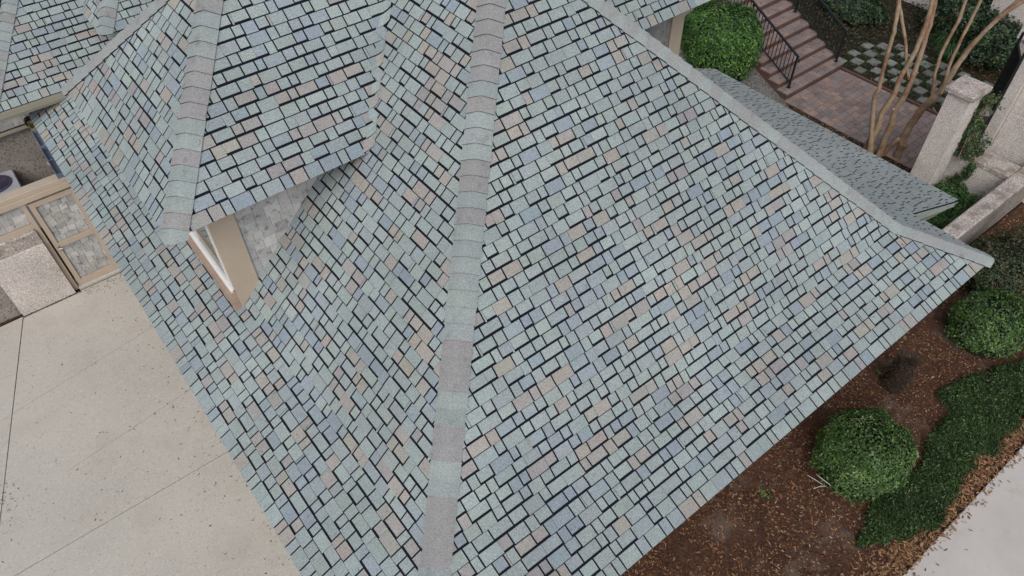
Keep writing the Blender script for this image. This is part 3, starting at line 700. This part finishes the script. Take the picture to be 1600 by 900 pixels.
# ------------------------------------------------------------------ foliage
def leaf(mb, c, n, l, w, col, r):
    t = n.orthogonal().normalized(); q = r.uniform(0, 6.283); t = (t * math.cos(q) + n.cross(t) * math.sin(q)).normalized(); b = n.cross(t).normalized()
    m_ = c + n * l * .12
    mb.face([c - t * l * .5, m_ - b * w * .5 - t * l * .05, m_ - b * w * .34 + t * l * .28, c + t * l * .5], col); mb.face([c - t * l * .5, c + t * l * .5, m_ + b * w * .34 + t * l * .28, m_ + b * w * .5 - t * l * .05], col)
LG = [(.045, .10, .022), (.06, .125, .028), (.034, .075, .018), (.085, .16, .036), (.028, .06, .016)]
def shrub(name, label, cat, c, rx, ry, h, n, lsize, cols, seed, flat=.55, lump=.16, group=None, extra=None, fl=None, core=True):
    r = random.Random(seed); root = empty(name, label, cat, (c[0], c[1], 0), group)
    mb = MB(); cc = V(c[0], c[1], 0)
    def surf(u, v, k=1.0):
        # u azimuth, v 0 top .. 1 bottom
        e = math.sin(min(1, v * 1.0) * math.pi / 2) ** .75; zz = math.cos(v * math.pi / 2) ** flat
        d = V(math.cos(u) * e, math.sin(u) * e, zz)
        nz = 1 + lump * noise.noise(V(d.x * 2.2 + seed, d.y * 2.2, d.z * 2.2)) + lump * .6 * noise.noise(V(d.x * 5 + seed, d.y * 5, d.z * 5))
        return cc + V(d.x * rx * nz * k, d.y * ry * nz * k, (.06 + (h - .06) * zz * (1 + .5 * (nz - 1))) * (k if k < 1 else 1)), d
    for i in range(n):
        u = r.uniform(0, 6.283); v = math.acos(1 - r.random() * .98) / (math.pi / 2) if r.random() < .8 else r.uniform(.5, 1)
        k = 1 - abs(r.gauss(0, .05)) if r.random() < .75 else 1 - r.uniform(0, .22)
        p, d = surf(u, v, k); p += V(r.gauss(0, .012), r.gauss(0, .012), r.gauss(0, .012)); nn = (d + V(r.gauss(0, .5), r.gauss(0, .5), r.gauss(.1, .5))).normalized()
        pat = noise.noise(V(p.x * 3.1, p.y * 3.1, p.z * 3.1 + seed))
        base = r.choice(cols)
        if pat > .22 and extra and r.random() < .5: base = r.choice(extra)
        l = lsize * r.uniform(.65, 1.25)
        leaf(mb, p, nn, l, l * .68, jit(base, .45, r), r)
    child(mb, 'foliage', M['leaf'], root)
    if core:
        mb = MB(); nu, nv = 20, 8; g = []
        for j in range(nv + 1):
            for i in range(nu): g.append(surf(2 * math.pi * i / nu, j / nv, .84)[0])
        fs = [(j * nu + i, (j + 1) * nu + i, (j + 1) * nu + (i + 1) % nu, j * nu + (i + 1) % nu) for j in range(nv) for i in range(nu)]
        mb.add(g, fs); child(mb, 'crown_shade_core', M['core'], root)
    mb = MB()
    for k in range(4):
        a = k * 1.7 + seed; mb.tube([cc + V(math.cos(a), math.sin(a), 0) * .03, cc + V(math.cos(a) * rx * .3, math.sin(a) * ry * .3, h * .5)], [.02, .01], 6)
    child(mb, 'stem', M['bark'], root)
    return root
shrub('rounded_shrub', 'clipped round green shrub, the large one by the eave above the sidewalk', 'shrub', (7.58, 1.42), .70, .64, 1.0, 15000, .042, LG, 1, .5, .16, extra=[(.10, .17, .045), (.15, .22, .08)])
shrub('rounded_shrub', 'clipped green shrub on mulch at the right edge, below the brown tinged bush', 'shrub', (11.55, 1.58), .70, .60, .8, 9000, .045, LG, 2, .5, .2, extra=[(.09, .15, .05)])
shrub('azalea_bush', 'dark bush with brownish leaves beside the low wall at the right edge', 'shrub', (13.1, 2.1), .92, .66, .8, 8500, .042, [(.028, .05, .018), (.04, .06, .022), (.022, .04, .016), (.07, .06, .03)], 3, .6, .3, extra=[(.12, .085, .05), (.09, .07, .035)])
shrub('large_round_bush', 'big glossy green bush between the house wall and the stairs', 'bush', (14.25, 10.25), .98, 1.05, 1.85, 17000, .06, [(.04, .105, .02), (.055, .135, .025), (.028, .075, .016), (.075, .175, .032)], 4, .35, .15, extra=[(.11, .22, .04), (.08, .18, .03)])
mb = MB(); r = random.Random(77)       # pruned twigs poking out of the round shrub
for a, b in (((7.55, 1.75, .88), (7.80, 1.62, .97)), ((7.62, 1.82, .84), (7.72, 1.6, .99)), ((6.80, 1.5, .25), (6.62, 1.7, .45)), ((6.78, 1.45, .3), (6.55, 1.52, .38)), ((6.85, 1.4, .3), (6.7, 1.62, .5))):
    mb.tube([V(*a), (V(*a) + V(*b)) / 2 + V(r.uniform(-.02, .02), 0, .02), V(*b)], [.006, .005, .003], 5)
tw = mb.build('bare_twigs', M['white_stone']); tag(tw, kind='stuff')

def mat_cover(name, poly, n, h, cols, seed, ls=.035, z0=0., up=.6, label=None, grass=False, lumps=1.5):
    r = random.Random(seed); mb = MB(); xs = [p[0] for p in poly]; ys = [p[1] for p in poly]
    pp = poly if ccw(poly) else poly[::-1]; cnt = 0
    def inside(x, y):
        c_ = False; j = len(pp) - 1
        for i in range(len(pp)):
            if (pp[i][1] > y) != (pp[j][1] > y) and x < (pp[j][0] - pp[i][0]) * (y - pp[i][1]) / (pp[j][1] - pp[i][1]) + pp[i][0]: c_ = not c_
            j = i
        return c_
    while cnt < n:
        x, y = r.uniform(min(xs), max(xs)), r.uniform(min(ys), max(ys))
        jx = noise.noise(V(x * 3, y * 3, seed)) * .14 + r.gauss(0, .03); jy = noise.noise(V(x * 3, y * 3, seed + 9)) * .14 + r.gauss(0, .03)
        if not inside(x + jx, y + jy): continue
        hh = h * (.70 + .75 * noise.noise(V(x * lumps * 1.6, y * lumps * 1.6, seed + 4)) + .4 * noise.noise(V(x * 7, y * 7, seed)))
        cnt += 1
        if grass: blades(mb, V(x, y, z0), 3, max(.03, hh), .06, cols, r, .006)
        else:
            nn = V(r.gauss(0, .6), r.gauss(0, .6), 1).normalized(); l = ls * r.uniform(.6, 1.3)
            leaf(mb, V(x, y, z0 + hh * math.sqrt(r.random())), nn, l, l * .5, jit(r.choice(cols), .35, r), r)
    return tag(mb.build(name, M['leaf']), kind='stuff', label=label)
DG = [(.028, .058, .016), (.045, .088, .022), (.016, .034, .010), (.062, .095, .028)]
hedge = [at_z(*q, .1) for q in [(1468, 612), (1520, 588), (1600, 562), (1700, 520), (1700, 590), (1600, 642), (1548, 692), (1500, 752), (1462, 820), (1340, 850), (1380, 770), (1435, 735), (1462, 680), (1492, 640)]]
mat_cover('dark_ground_cover', [(p.x, p.y) for p in hedge], 22000, .15, DG, 101, grass=True)
mat_cover('leafy_ground_cover', [(p.x, p.y) for p in hedge], 9000, .17, [(.03, .065, .016), (.06, .11, .028), (.018, .04, .012)], 105, ls=.045, lumps=3)
# bed of bright green cover behind the low wall, ivy up the pillar
mat_cover('green_bed_cover', [(12.3, 3.25), (14.84, 3.25), (14.84, 4.2), (14.3, 4.25), (13.3, 4.3), (12.3, 4.3)], 12000, .42, [(.04, .10, .022), (.055, .135, .03), (.03, .07, .018), (.08, .16, .045)], 102, ls=.05, lumps=2.5)
mat_cover('leafy_yard_cover', [(17.6, 9.2), (19.6, 8.4), (19.7, 4.6), (21, 4.6), (23, 7), (23, 12.5), (17.6, 12.5)], 9000, .16, [(.018, .035, .012), (.03, .05, .018), (.05, .035, .018), (.022, .028, .012), (.06, .03, .02)], 103, ls=.07, lumps=1.2)
# far planting
FG = [(.014, .035, .014), (.02, .05, .018), (.011, .024, .011), (.03, .06, .022)]
for k, (px, py, zc_, rx, ry, h, lab) in enumerate([(1510, 25, .5, .9, .9, 1.1, 'dark camellia bush in the far corner behind the tree stems'), (1560, 65, .4, 1.0, .8, 1.0, 'dark bush against the pale wall at the top right'),
        (1255, 20, .2, .0, .0, .0, ''), (1590, 20, .5, .8, .9, 1.2, 'bright topped bush at the top right corner of the yard'), (1330, 10, .2, .7, .9, .45, 'low dark bush beside the upper end of the right railing')]):
    if not lab: continue
    c = at_z(px, py, zc_); shrub('garden_bush', lab, 'bush', (c.x, c.y), rx, ry, h, 6500, .075, FG, 200 + k, .6, .4, extra=[(.04, .09, .03), (.09, .07, .035)])
for k, (px, py, lab) in enumerate([(1470, 72, 'strappy grass clump between the tree stems'), (1522, 95, 'bright strappy grass clump just above the pillar cap'), (1495, 58, 'strappy grass clump farthest from the pillar cap'), (1478, 92, 'small grass clump behind the thick tree stem')]):
    c = at_z(px, py, 0); r = random.Random(300 + k); root = empty('grass_clump', lab, 'plant', (c.x, c.y, 0), 'strappy grass clumps in the leafy bed'); mb = MB()
    blades(mb, V(c.x, c.y, -.02), 260, .42, .42, [(.035, .08, .025), (.05, .11, .03), (.025, .05, .02)], r, .010); child(mb, 'leaves', M['leaf'], root)

# ------------------------------------------------------------------ multi stemmed tree
tree = empty('bare_tree', 'bare multi stemmed tree with smooth peeling tan bark beside the paver court', 'tree', (14.72, 5.65, 0))
base = V(14.72, 5.65, 0); nv = V(14.72, 5.65, 0).normalized()
stems = [([(1360, 236), (1361.7, 209), (1363, 188), (1367, 147), (1374, 139), (1379, 112), (1387, 82), (1397, 50), (1404, 8), (1407, -30)], [.085, .05, .05, .048, .045, .042, .045, .042, .045, .035], -.10, 'trunk'),
         ([(1357, 227), (1366, 209), (1373, 196), (1377.5, 177.5), (1390.5, 159), (1400.6, 140), (1405, 125), (1415, 107), (1432, 77), (1444, 47), (1452, 22), (1458, -5), (1465, -40)], [.09, .085, .075, .07, .06, .055, .055, .05, .05, .048, .046, .045, .04], 0, 'trunk'),
         ([(1374.6, 240), (1385, 212), (1393.4, 193), (1399, 170), (1411, 153), (1418, 140), (1426, 122), (1436, 92), (1447, 57), (1457, 22), (1462, -5), (1468, -40)], [.09, .08, .07, .066, .072, .06, .056, .056, .054, .052, .05, .045], .12, 'trunk'),
         ([(1396, 256), (1409, 228), (1412, 214), (1425, 192), (1439.6, 172), (1455.5, 157), (1466, 148), (1480, 127), (1495, 102), (1515, 75), (1545, 42), (1572, 18), (1602, 0), (1640, -22)], [.10, .09, .095, .08, .082, .09, .07, .062, .056, .05, .046, .05, .044, .04], .2, 'trunk'),
         ([(1379, 243), (1390, 229), (1405, 216)], [.055, .05, .055], .16, 'trunk'),
         ([(1420, 124), (1417, 100), (1415, 62), (1408, 25), (1404, 6)], [.034, .032, .033, .036, .04], .05, 'branch'),
         ([(1457, 155), (1459, 130), (1461, 115), (1470, 85), (1487, 52), (1500, 28), (1511, -5), (1518, -35)], [.05, .038, .036, .036, .036, .035, .033, .03], .22, 'branch'),
         ([(1468, 148), (1476, 132), (1482, 105), (1500, 65), (1517, 32), (1535, -5), (1548, -40)], [.05, .038, .034, .034, .032, .03, .028], .18, 'branch'),
         ([(1570, 19), (1585, 6), (1605, -16), (1630, -40)], [.045, .04, .036, .03], .24, 'branch')]
r = random.Random(66)
for pts, rad, off, nm in stems:
    P = [at_plane(x, y, nv, base + nv * off) for x, y in pts]
    Q = []; RR = []
    for i in range(len(P) - 1):
        for t in range(4):
            f = t / 4; q = P[i].lerp(P[i + 1], f); Q.append(q + V(r.uniform(-1, 1), r.uniform(-1, 1), 0) * .006); RR.append((rad[i] * (1 - f) + rad[i + 1] * f) * (1 + r.uniform(-.07, .09)) * .92)
    Q.append(P[-1]); RR.append(rad[-1] * .9)
    if nm == 'trunk' and len(pts) > 3: Q.insert(0, Q[0] * 1 + V(-.02, 0, -.25)); RR.insert(0, RR[0] * 1.1)
    mb = MB(); mb.tube(Q, RR, 9); child(mb, nm, M['bark'], tree, True)
mb = MB()
a = at_plane(1457, 168, nv, base + nv * .2); b = at_plane(1463, 178, nv, base + nv * .1); mb.tube([a, b], [.03, .022], 7); child(mb, 'cut_stub', M['bark'], tree, True); mb = MB()
a = at_plane(1412, 226, nv, base + nv * .2); mb.tube([a, a + V(-.05, -.09, .0)], [.05, .035], 8); child(mb, 'cut_stub', M['bark'], tree, True); mb = MB()
a = at_plane(1399, 170, nv, base + nv * .12); mb.tube([a, a + V(-.1, .02, .01)], [.045, .028], 8)
child(mb, 'cut_stub', M['bark'], tree, True)

# ------------------------------------------------------------------ walls, pillar, gate and lantern on the right
def wall(name, label, cat, boxes, m, capbox=None, capm=None, b=.015, capname='coping', group=None):
    x0 = min(q[0] for q in boxes); y0 = min(q[2] for q in boxes)
    root = empty(name, label, cat, (x0, y0, 0), group); mb = MB()
    for q in boxes: mb.bevbox(*q, b)
    child(mb, 'wall_body' if 'wall' in name else 'shaft', m, root)
    if capbox:
        mb = MB()
        for q in capbox: mb.bevbox(*q, .02)
        child(mb, capname, capm, root)
    return root
wall('garden_wall', 'low garden wall with a rough shell topped coping running to the roof corner', 'wall', [(9.6, 16.4, 2.93, 3.19, 0, .82)], M['aggdark'], [(9.6, 14.86, 2.895, 3.21, .82, .9), (14.865, 16.4, 2.895, 3.21, .82, .9)], M['aggcap'])
wall('ledge_wall', 'short wall with a broad pale ledge behind the green bed', 'wall', [(14.87, 15.3, 3.212, 4.46, 0, .8)], M['agg'], [(14.84, 15.34, 3.212, 4.46, .8, .9)], M['aggcap'])
wall('gate_pillar', 'tall aggregate pillar with a rough square cap beside the tree', 'pillar', [(14.1, 14.62, 4.28, 4.72, 0, 2.42)], M['agg'], [(14.03, 14.69, 4.21, 4.79, 2.42, 2.52)], M['aggcap'], capname='cap')
wall('tall_wall', 'tall pale concrete wall at the right edge behind the ledge', 'wall', [(15.64, 15.9, 0, 3.98, 0, 1.66), (15.65, 15.9, 0, 3.98, 1.672, 3.0)], M['agg'])
wall('corner_pier', 'narrow pale pier beside the iron gate', 'pier', [(15.5, 15.92, 3.99, 4.19, 0, 3.2)], M['agg'])
wall('far_wall', 'pale wall with a rounded top beyond the iron gate', 'wall', [(17.2, 17.5, 4.45, 4.88, 0, 2.35)], M['agg'], [(17.12, 17.58, 4.4, 4.95, 2.35, 2.75)], M['agg'])
wall('back_wall', 'stained pale wall behind the bushes at the top right corner', 'wall', [(21.0, 21.4, 3.0, 7.0, 0, 2.4)], M['agg'])
wall('retaining_wall', 'pale aggregate retaining wall behind the dark bed at the top of the view', 'wall', [(21.7, 22.6, 7.7, 12, 0, 1.3)], M['agg'])
gate = empty('iron_gate', 'black iron gate of upright bars standing open beside the narrow pier', 'gate', (15.55, 4.25, 0))
GA, GBp = V(15.52, 4.225, 0), V(16.15, 4.60, 0)
def gbar(mb, t0, t1, z0_, z1_, w_=.012):
    a_, b_ = GA.lerp(GBp, t0), GA.lerp(GBp, t1); d = (GBp - GA).normalized(); n_ = V(-d.y, d.x, 0) * w_
    mb.add([a_ - n_ + V(0, 0, z0_), b_ - n_ + V(0, 0, z0_), b_ + n_ + V(0, 0, z0_), a_ + n_ + V(0, 0, z0_), a_ - n_ + V(0, 0, z1_), b_ - n_ + V(0, 0, z1_), b_ + n_ + V(0, 0, z1_), a_ + n_ + V(0, 0, z1_)],
           [(3, 2, 1, 0), (4, 5, 6, 7), (0, 1, 5, 4), (1, 2, 6, 5), (2, 3, 7, 6), (3, 0, 4, 7)])
for k in range(1, 9):
    mb = MB(); t = k / 9; gbar(mb, t - .012, t + .012, .32, 2.75, .009); child(mb, 'bar', M['iron'], gate)
mb = MB(); gbar(mb, -.03, .03, .2, 2.95, .022); gbar(mb, .97, 1.03, .2, 2.95, .022)
for z in (.30, 1.3, 2.7): gbar(mb, .031, .969, z, z + .05, .014)
child(mb, 'frame', M['iron'], gate)
lan = empty('post_lantern', 'old black lantern tangled in ivy beside the tall pillar', 'lantern', (15.02, 4.24, .9))
def prism(mb, cx, cy, rings, seg=6, rot=0):
    n = len(mb.v)
    for (rr, z) in rings:
        for j in range(seg): a = rot + 2 * math.pi * j / seg; mb.v.append((cx + rr * math.cos(a), cy + rr * math.sin(a), z))
    for i in range(len(rings) - 1):
        for j in range(seg): k = (j + 1) % seg; mb.f.append((n + i * seg + j, n + i * seg + k, n + (i + 1) * seg + k, n + (i + 1) * seg + j)); mb.c.append((.5, .5, .5))
    mb.f.append(tuple(n + j for j in range(seg - 1, -1, -1))); mb.c.append((.5,) * 3); e = n + (len(rings) - 1) * seg; mb.f.append(tuple(e + j for j in range(seg))); mb.c.append((.5,) * 3)
mb = MB(); prism(mb, 15.02, 4.24, [(.05, .9), (.03, .95), (.03, 1.38), (.07, 1.42), (.12, 1.46), (.13, 1.48)]); child(mb, 'post', M['iron'], lan)
mb = MB(); prism(mb, 15.02, 4.24, [(.085, 1.48), (.12, 1.78)]); child(mb, 'lamp_glass', M['glass'], lan)
mb = MB()
for j in range(6):
    a = 2 * math.pi * j / 6; mb.tube([V(15.02 + .09 * math.cos(a), 4.24 + .09 * math.sin(a), 1.48), V(15.02 + .127 * math.cos(a), 4.24 + .127 * math.sin(a), 1.79)], .008, 5)
prism(mb, 15.02, 4.24, [(.15, 1.78), (.165, 1.80), (.11, 1.87), (.04, 1.94), (.02, 2.0)]); child(mb, 'hood', mat('weathered_black_metal', (.05, .05, .048), rough=.4, grain=(20, .2), blot=(8, .3), bump=None, spec=.6), lan)
# ivy on the pillar side and over the ledge
r = random.Random(120); mb = MB(); IV = [(.025, .06, .018), (.035, .085, .022), (.02, .045, .015), (.05, .11, .03), (.07, .06, .03)]
for _ in range(5200):
    u = r.random()
    if u < .45: p = V(r.uniform(14.55, 14.92), 4.2 + r.gauss(0, .09), r.uniform(.9, 2.35)); 
    elif u < .7: p = V(r.uniform(14.65, 15.3), r.uniform(3.9, 4.4), .9 + abs(r.gauss(0, .16)))
    elif u < .9: zz = r.uniform(.2, .95); p = V(14.83 - abs(r.gauss(0, .03)), 3.95 + r.gauss(0, .05) + .1 * math.sin(zz * 6), zz)
    else: p = V(14.90 + r.gauss(0, .1), 4.32 + r.gauss(0, .10), 2.0 + abs(r.gauss(0, .12)))
    if noise.noise(p * 4) < -.12: continue
    nn = V(r.gauss(-.3, .6), r.gauss(-.4, .6), r.gauss(.6, .5)).normalized(); l = r.uniform(.03, .065); leaf(mb, p, nn, l, l * .75, jit(r.choice(IV), .3, r), r)
ivy = empty('ivy', 'climbing ivy hanging between the tall pillar and the iron gate', 'plant', (14.9, 4.2, 0)); child(mb, 'foliage', M['leaf'], ivy)
mb = MB()
for k in range(5): x = 14.6 + k * .12; mb.tube([V(x, 4.15, .9), V(x + .05, 4.2, 1.5), V(x, 4.17, 2.1)], [.012, .01, .006], 5)
mb.tube([V(14.83, 3.95, 0), V(14.83, 3.99, .4), V(14.83, 3.93, .93)], [.014, .012, .01], 5); child(mb, 'stem', M['bark'], ivy)

# ------------------------------------------------------------------ concrete strip behind the big bush, far back
wall('planter_wall', 'low pale concrete wall between the house corner and the stairs', 'wall', [(12.5, 16.9, 12.2, 12.62, 0, 1.2)], M['walk'])
# stump on the mulch
st = empty('tree_stump', 'short dark shaggy stump on the mulch between the two clipped shrubs', 'stump', (9.42, 1.93, 0))
r = random.Random(131); mb = MB(); rings = []
for k in range(9):
    z = k * .095 - .03; rr = .17 * (1.12 - .03 * k) * (1 + r.uniform(-.06, .06)); rings.append((rr, z))
prism(mb, 9.42, 1.93, rings, 16); child(mb, 'trunk', M['stump'], st)
mb = MB()
for _ in range(1500):
    a = r.uniform(0, 6.283); z = r.uniform(0, .72); rr = .17 * (1.1 - .25 * z); p = V(9.42 + rr * math.cos(a), 1.93 + rr * math.sin(a), z); d = V(math.cos(a), math.sin(a), r.uniform(-.6, .8)).normalized() * r.uniform(.02, .055); e = V(-math.sin(a), math.cos(a), 0) * .006
    if r.random() < .3: q = math.sqrt(r.random()) * .14; p = V(9.42 + q * math.cos(a), 1.93 + q * math.sin(a), .735); d = V(math.cos(a), math.sin(a), r.uniform(.2, 1)).normalized() * .04
    mb.face([p - e, p + e, p + d], jit(r.choice([(.06, .04, .028), (.035, .022, .016), (.10, .07, .05)]), .3, r))
child(mb, 'fibres', M['chip'], st)
# seedlings
mb = MB(); r = random.Random(140)
for (px, py) in ((1198, 776), (1375, 582), (1192, 770)):
    c = at_z(px, py, .03)
    for _ in range(16): leaf(mb, c + V(r.gauss(0, .03), r.gauss(0, .03), r.uniform(0, .05)), V(r.gauss(0, .4), r.gauss(0, .4), 1).normalized(), .03, .02, jit((.09, .2, .04), .2, r), r)
tag(mb.build('seedlings', M['leaf']), kind='stuff')

# ------------------------------------------------------------------ left side: fence, gate and low wall
mb = MB(); mb.bevbox(-.695, .6, 12.90, 13.24, -.02, .045, .008); tag(mb.build('door_threshold', M['drive']), kind='structure')
mb = MB(); r = random.Random(515)        # leaves and grit lying on the shingles
for (px, py, l, c_) in ((1410, 382, .05, (.30, .12, .07)), (1377, 528, .014, (.8, .8, .78)), (1238, 705, .02, (.35, .3, .25)), (985, 466, .02, (.2, .1, .06)), (1128, 655, .035, (.28, .17, .12)), (1300, 470, .02, (.22, .13, .08))):
    zt_ = V(0, -.5, 1) if at_plane(px, py, V(0, -1, 1), V(0, YB, ZB)).z < ZB else V(0, -1, 1)
    p = at_plane(px, py, zt_, V(0, YB, ZB) + V(0, 0, .02)); leaf(mb, p, zt_.normalized(), l, l * .5, c_, r)
for _ in range(150):
    y = r.uniform(YB - DR + .1, YB - .02); p = V(r.uniform(2, 9), y, ZB + (y - YB) * .5 + .013); l = r.uniform(.012, .03); leaf(mb, p, V(0, -.45, .9), l, l * .3, jit((.13, .08, .05), .3, r), r)
for _ in range(120):
    x = r.uniform(XL - DR + .1, XL - .02); p = V(x, r.uniform(2.5, 12), ZB + (x - XL) * .5 + .013); l = r.uniform(.012, .03); leaf(mb, p, V(-.45, 0, .9), l, l * .3, jit((.13, .08, .05), .3, r), r)
tag(mb.build('roof_debris', M['chip']), kind='stuff')
fence = empty('service_fence', 'beige framed fence with weathered shake panel left of the gate', 'fence', (-1.6, 13.0, 0))
mb = MB(); mb.bevbox(-3.6, .12, 12.93, 13.14, 2.19, 2.34, .008); mb.bevbox(-3.6, .10, 12.90, 12.925, 2.15, 2.25, .004); child(mb, 'top_beam', M['beige'], fence)
mb = MB(); mb.box(-.775, -.70, 12.94, 13.05, 0, 2.19); child(mb, 'post', M['beige'], fence)
mb = MB(); mb.box(-3.6, -.776, 12.94, 13.05, 1.60, 1.69); child(mb, 'rail', M['beige'], fence)
mb = MB(); mb.box(-3.6, -.776, 13.0, 13.04, 1.69, 2.19); fp = child(mb, 'panel', M['joint'], fence)
SK2 = [(.42, .42, .42), (.48, .48, .475), (.36, .36, .36), (.43, .42, .40)]
shakes(fp, V(0, 12.998, 0), UX, V(0, -1, 0), [(-1.9, 1.70), (-.78, 1.70), (-.78, 2.17), (-1.9, 2.17)], .118, .12, .24, SK2, 44)
gt = empty('service_gate', 'beige gate with two weathered shake panels and a steel lever handle', 'gate', (-.66, 13.0, 0))
mb = MB()
for q in ((-.665, -.585, .05, 2.08), (.02, .10, .05, 2.08)): mb.bevbox(q[0], q[1], 12.955, 13.02, q[2], q[3], .003)
for q in ((.05, .19), (1.02, 1.13), (1.98, 2.08)): mb.bevbox(-.584, .019, 12.957, 13.018, q[0], q[1], .003)
child(mb, 'frame', M['beige'], gt)
for k, (z0_, z1_, sd_) in enumerate(((.19, 1.02, 45), (1.13, 1.98, 46))):
    mb = MB(); mb.box(-.584, .019, 12.995, 13.02, z0_, z1_); gp = child(mb, 'panel', M['joint'], gt)
    shakes(gp, V(0, 12.994, 0), UX, V(0, -1, 0), [(-.583, z0_ + .003), (.018, z0_ + .003), (.018, z1_ - .004), (-.583, z1_ - .004)], .118, .10, .22, SK2, sd_, .010, .007)
mb = MB(); mb.tube([V(-.625, 12.95, 1.03), V(-.625, 12.915, 1.03), V(-.56, 12.905, 1.02)], .011, 7); mb.bevbox(-.65, -.60, 12.94, 12.954, .95, 1.09, .003); child(mb, 'handle', M['metal'], gt)
lw = empty('block_wall', 'low concrete wall with a rough weathered top course left of the gate', 'wall', (-1.73, 12.88, 0))
mb = MB(); mb.bevbox(-1.73, -.78, 12.86, 13.1, 0, 1.31, .012); child(mb, 'wall_body', M['agg'], lw)
mb = MB(); mb.bevbox(-3.6, -.78, 12.885, 13.1, 1.322, 1.6, .02); child(mb, 'top_course', M['aggcap'], lw)
mb = MB(); mb.box(-3.6, -1.735, 12.95, 13.1, 0, 1.31); child(mb, 'recessed_wall', M['aggdark'], lw)
ac = empty('air_conditioner', 'pale grey outdoor air conditioner with a dark round fan behind the fence', 'air conditioner', (-1.15, 15.7, 0))
mb = MB()
def rr_box(mb, cx, cy, hx, hy, rad, z0, z1, n=5):
    ring = []
    for (sx, sy, a0) in ((1, 1, 0), (-1, 1, 90), (-1, -1, 180), (1, -1, 270)):
        for i in range(n + 1): a = math.radians(a0 + 90 * i / n); ring.append((cx + sx * (hx - rad) + rad * math.cos(a), cy + sy * (hy - rad) + rad * math.sin(a)))
    k = len(ring); mb.add([(x, y, z0) for x, y in ring] + [(x, y, z1 - .02) for x, y in ring] + [(cx + (x - cx) * .97, cy + (y - cy) * .97, z1) for x, y in ring],
        [(i, (i + 1) % k, (i + 1) % k + k, i + k) for i in range(k)] + [(i + k, (i + 1) % k + k, (i + 1) % k + 2 * k, i + 2 * k) for i in range(k)] + [tuple(range(2 * k, 3 * k))])
rr_box(mb, -1.12, 15.68, .42, .45, .12, 0, 1.0); child(mb, 'cabinet', M['plastic'], ac)
mb = MB(); prism(mb, -1.1, 15.7, [(.31, 1.001), (.31, 1.02), (.29, 1.03)], 28); child(mb, 'fan_guard', M['purple'], ac)
mb = MB()
for k in range(9): q = .05 + k * .028; mb.tube([V(-1.1 + q * math.cos(t * .3142), 15.7 + q * math.sin(t * .3142), 1.034) for t in range(21)], .004, 4, cap=False)
child(mb, 'grille', M['iron'], ac)
for k, (x, y, s_, lab) in enumerate(((-1.93, 13.42, .12, 'pale rounded boulder lying on soil at the left edge, the lower one'), (-2.0, 13.62, .11, 'pale rounded boulder lying on soil at the left edge, the farther one'))):
    r = random.Random(k + 400); mb = MB(); g = []; nu, nv_ = 12, 7
    for j in range(nv_ + 1):
        for i in range(nu):
            d = V(math.cos(2 * math.pi * i / nu) * math.sin(math.pi * j / nv_), math.sin(2 * math.pi * i / nu) * math.sin(math.pi * j / nv_), math.cos(math.pi * j / nv_)); rr = s_ * (1 + .2 * noise.noise(d * 1.5 + V(k, 0, 0)))
            g.append(V(x, y, s_ * .6) + V(d.x * rr * 1.2, d.y * rr, d.z * rr * .8))
    mb.add(g, [(j * nu + i, (j + 1) * nu + i, (j + 1) * nu + (i + 1) % nu, j * nu + (i + 1) % nu) for j in range(nv_) for i in range(nu)])
    o = mb.build('boulder', M['white_stone'], loc=V(x, y, 0), smooth=True); tag(o, lab, 'boulder')
sheet('left_bed', [(-6, 12.9), (-1.75, 12.9), (-1.75, 14.5), (-6, 14.5)], -.008, M['soil'])
print('objects', len(bpy.data.objects))
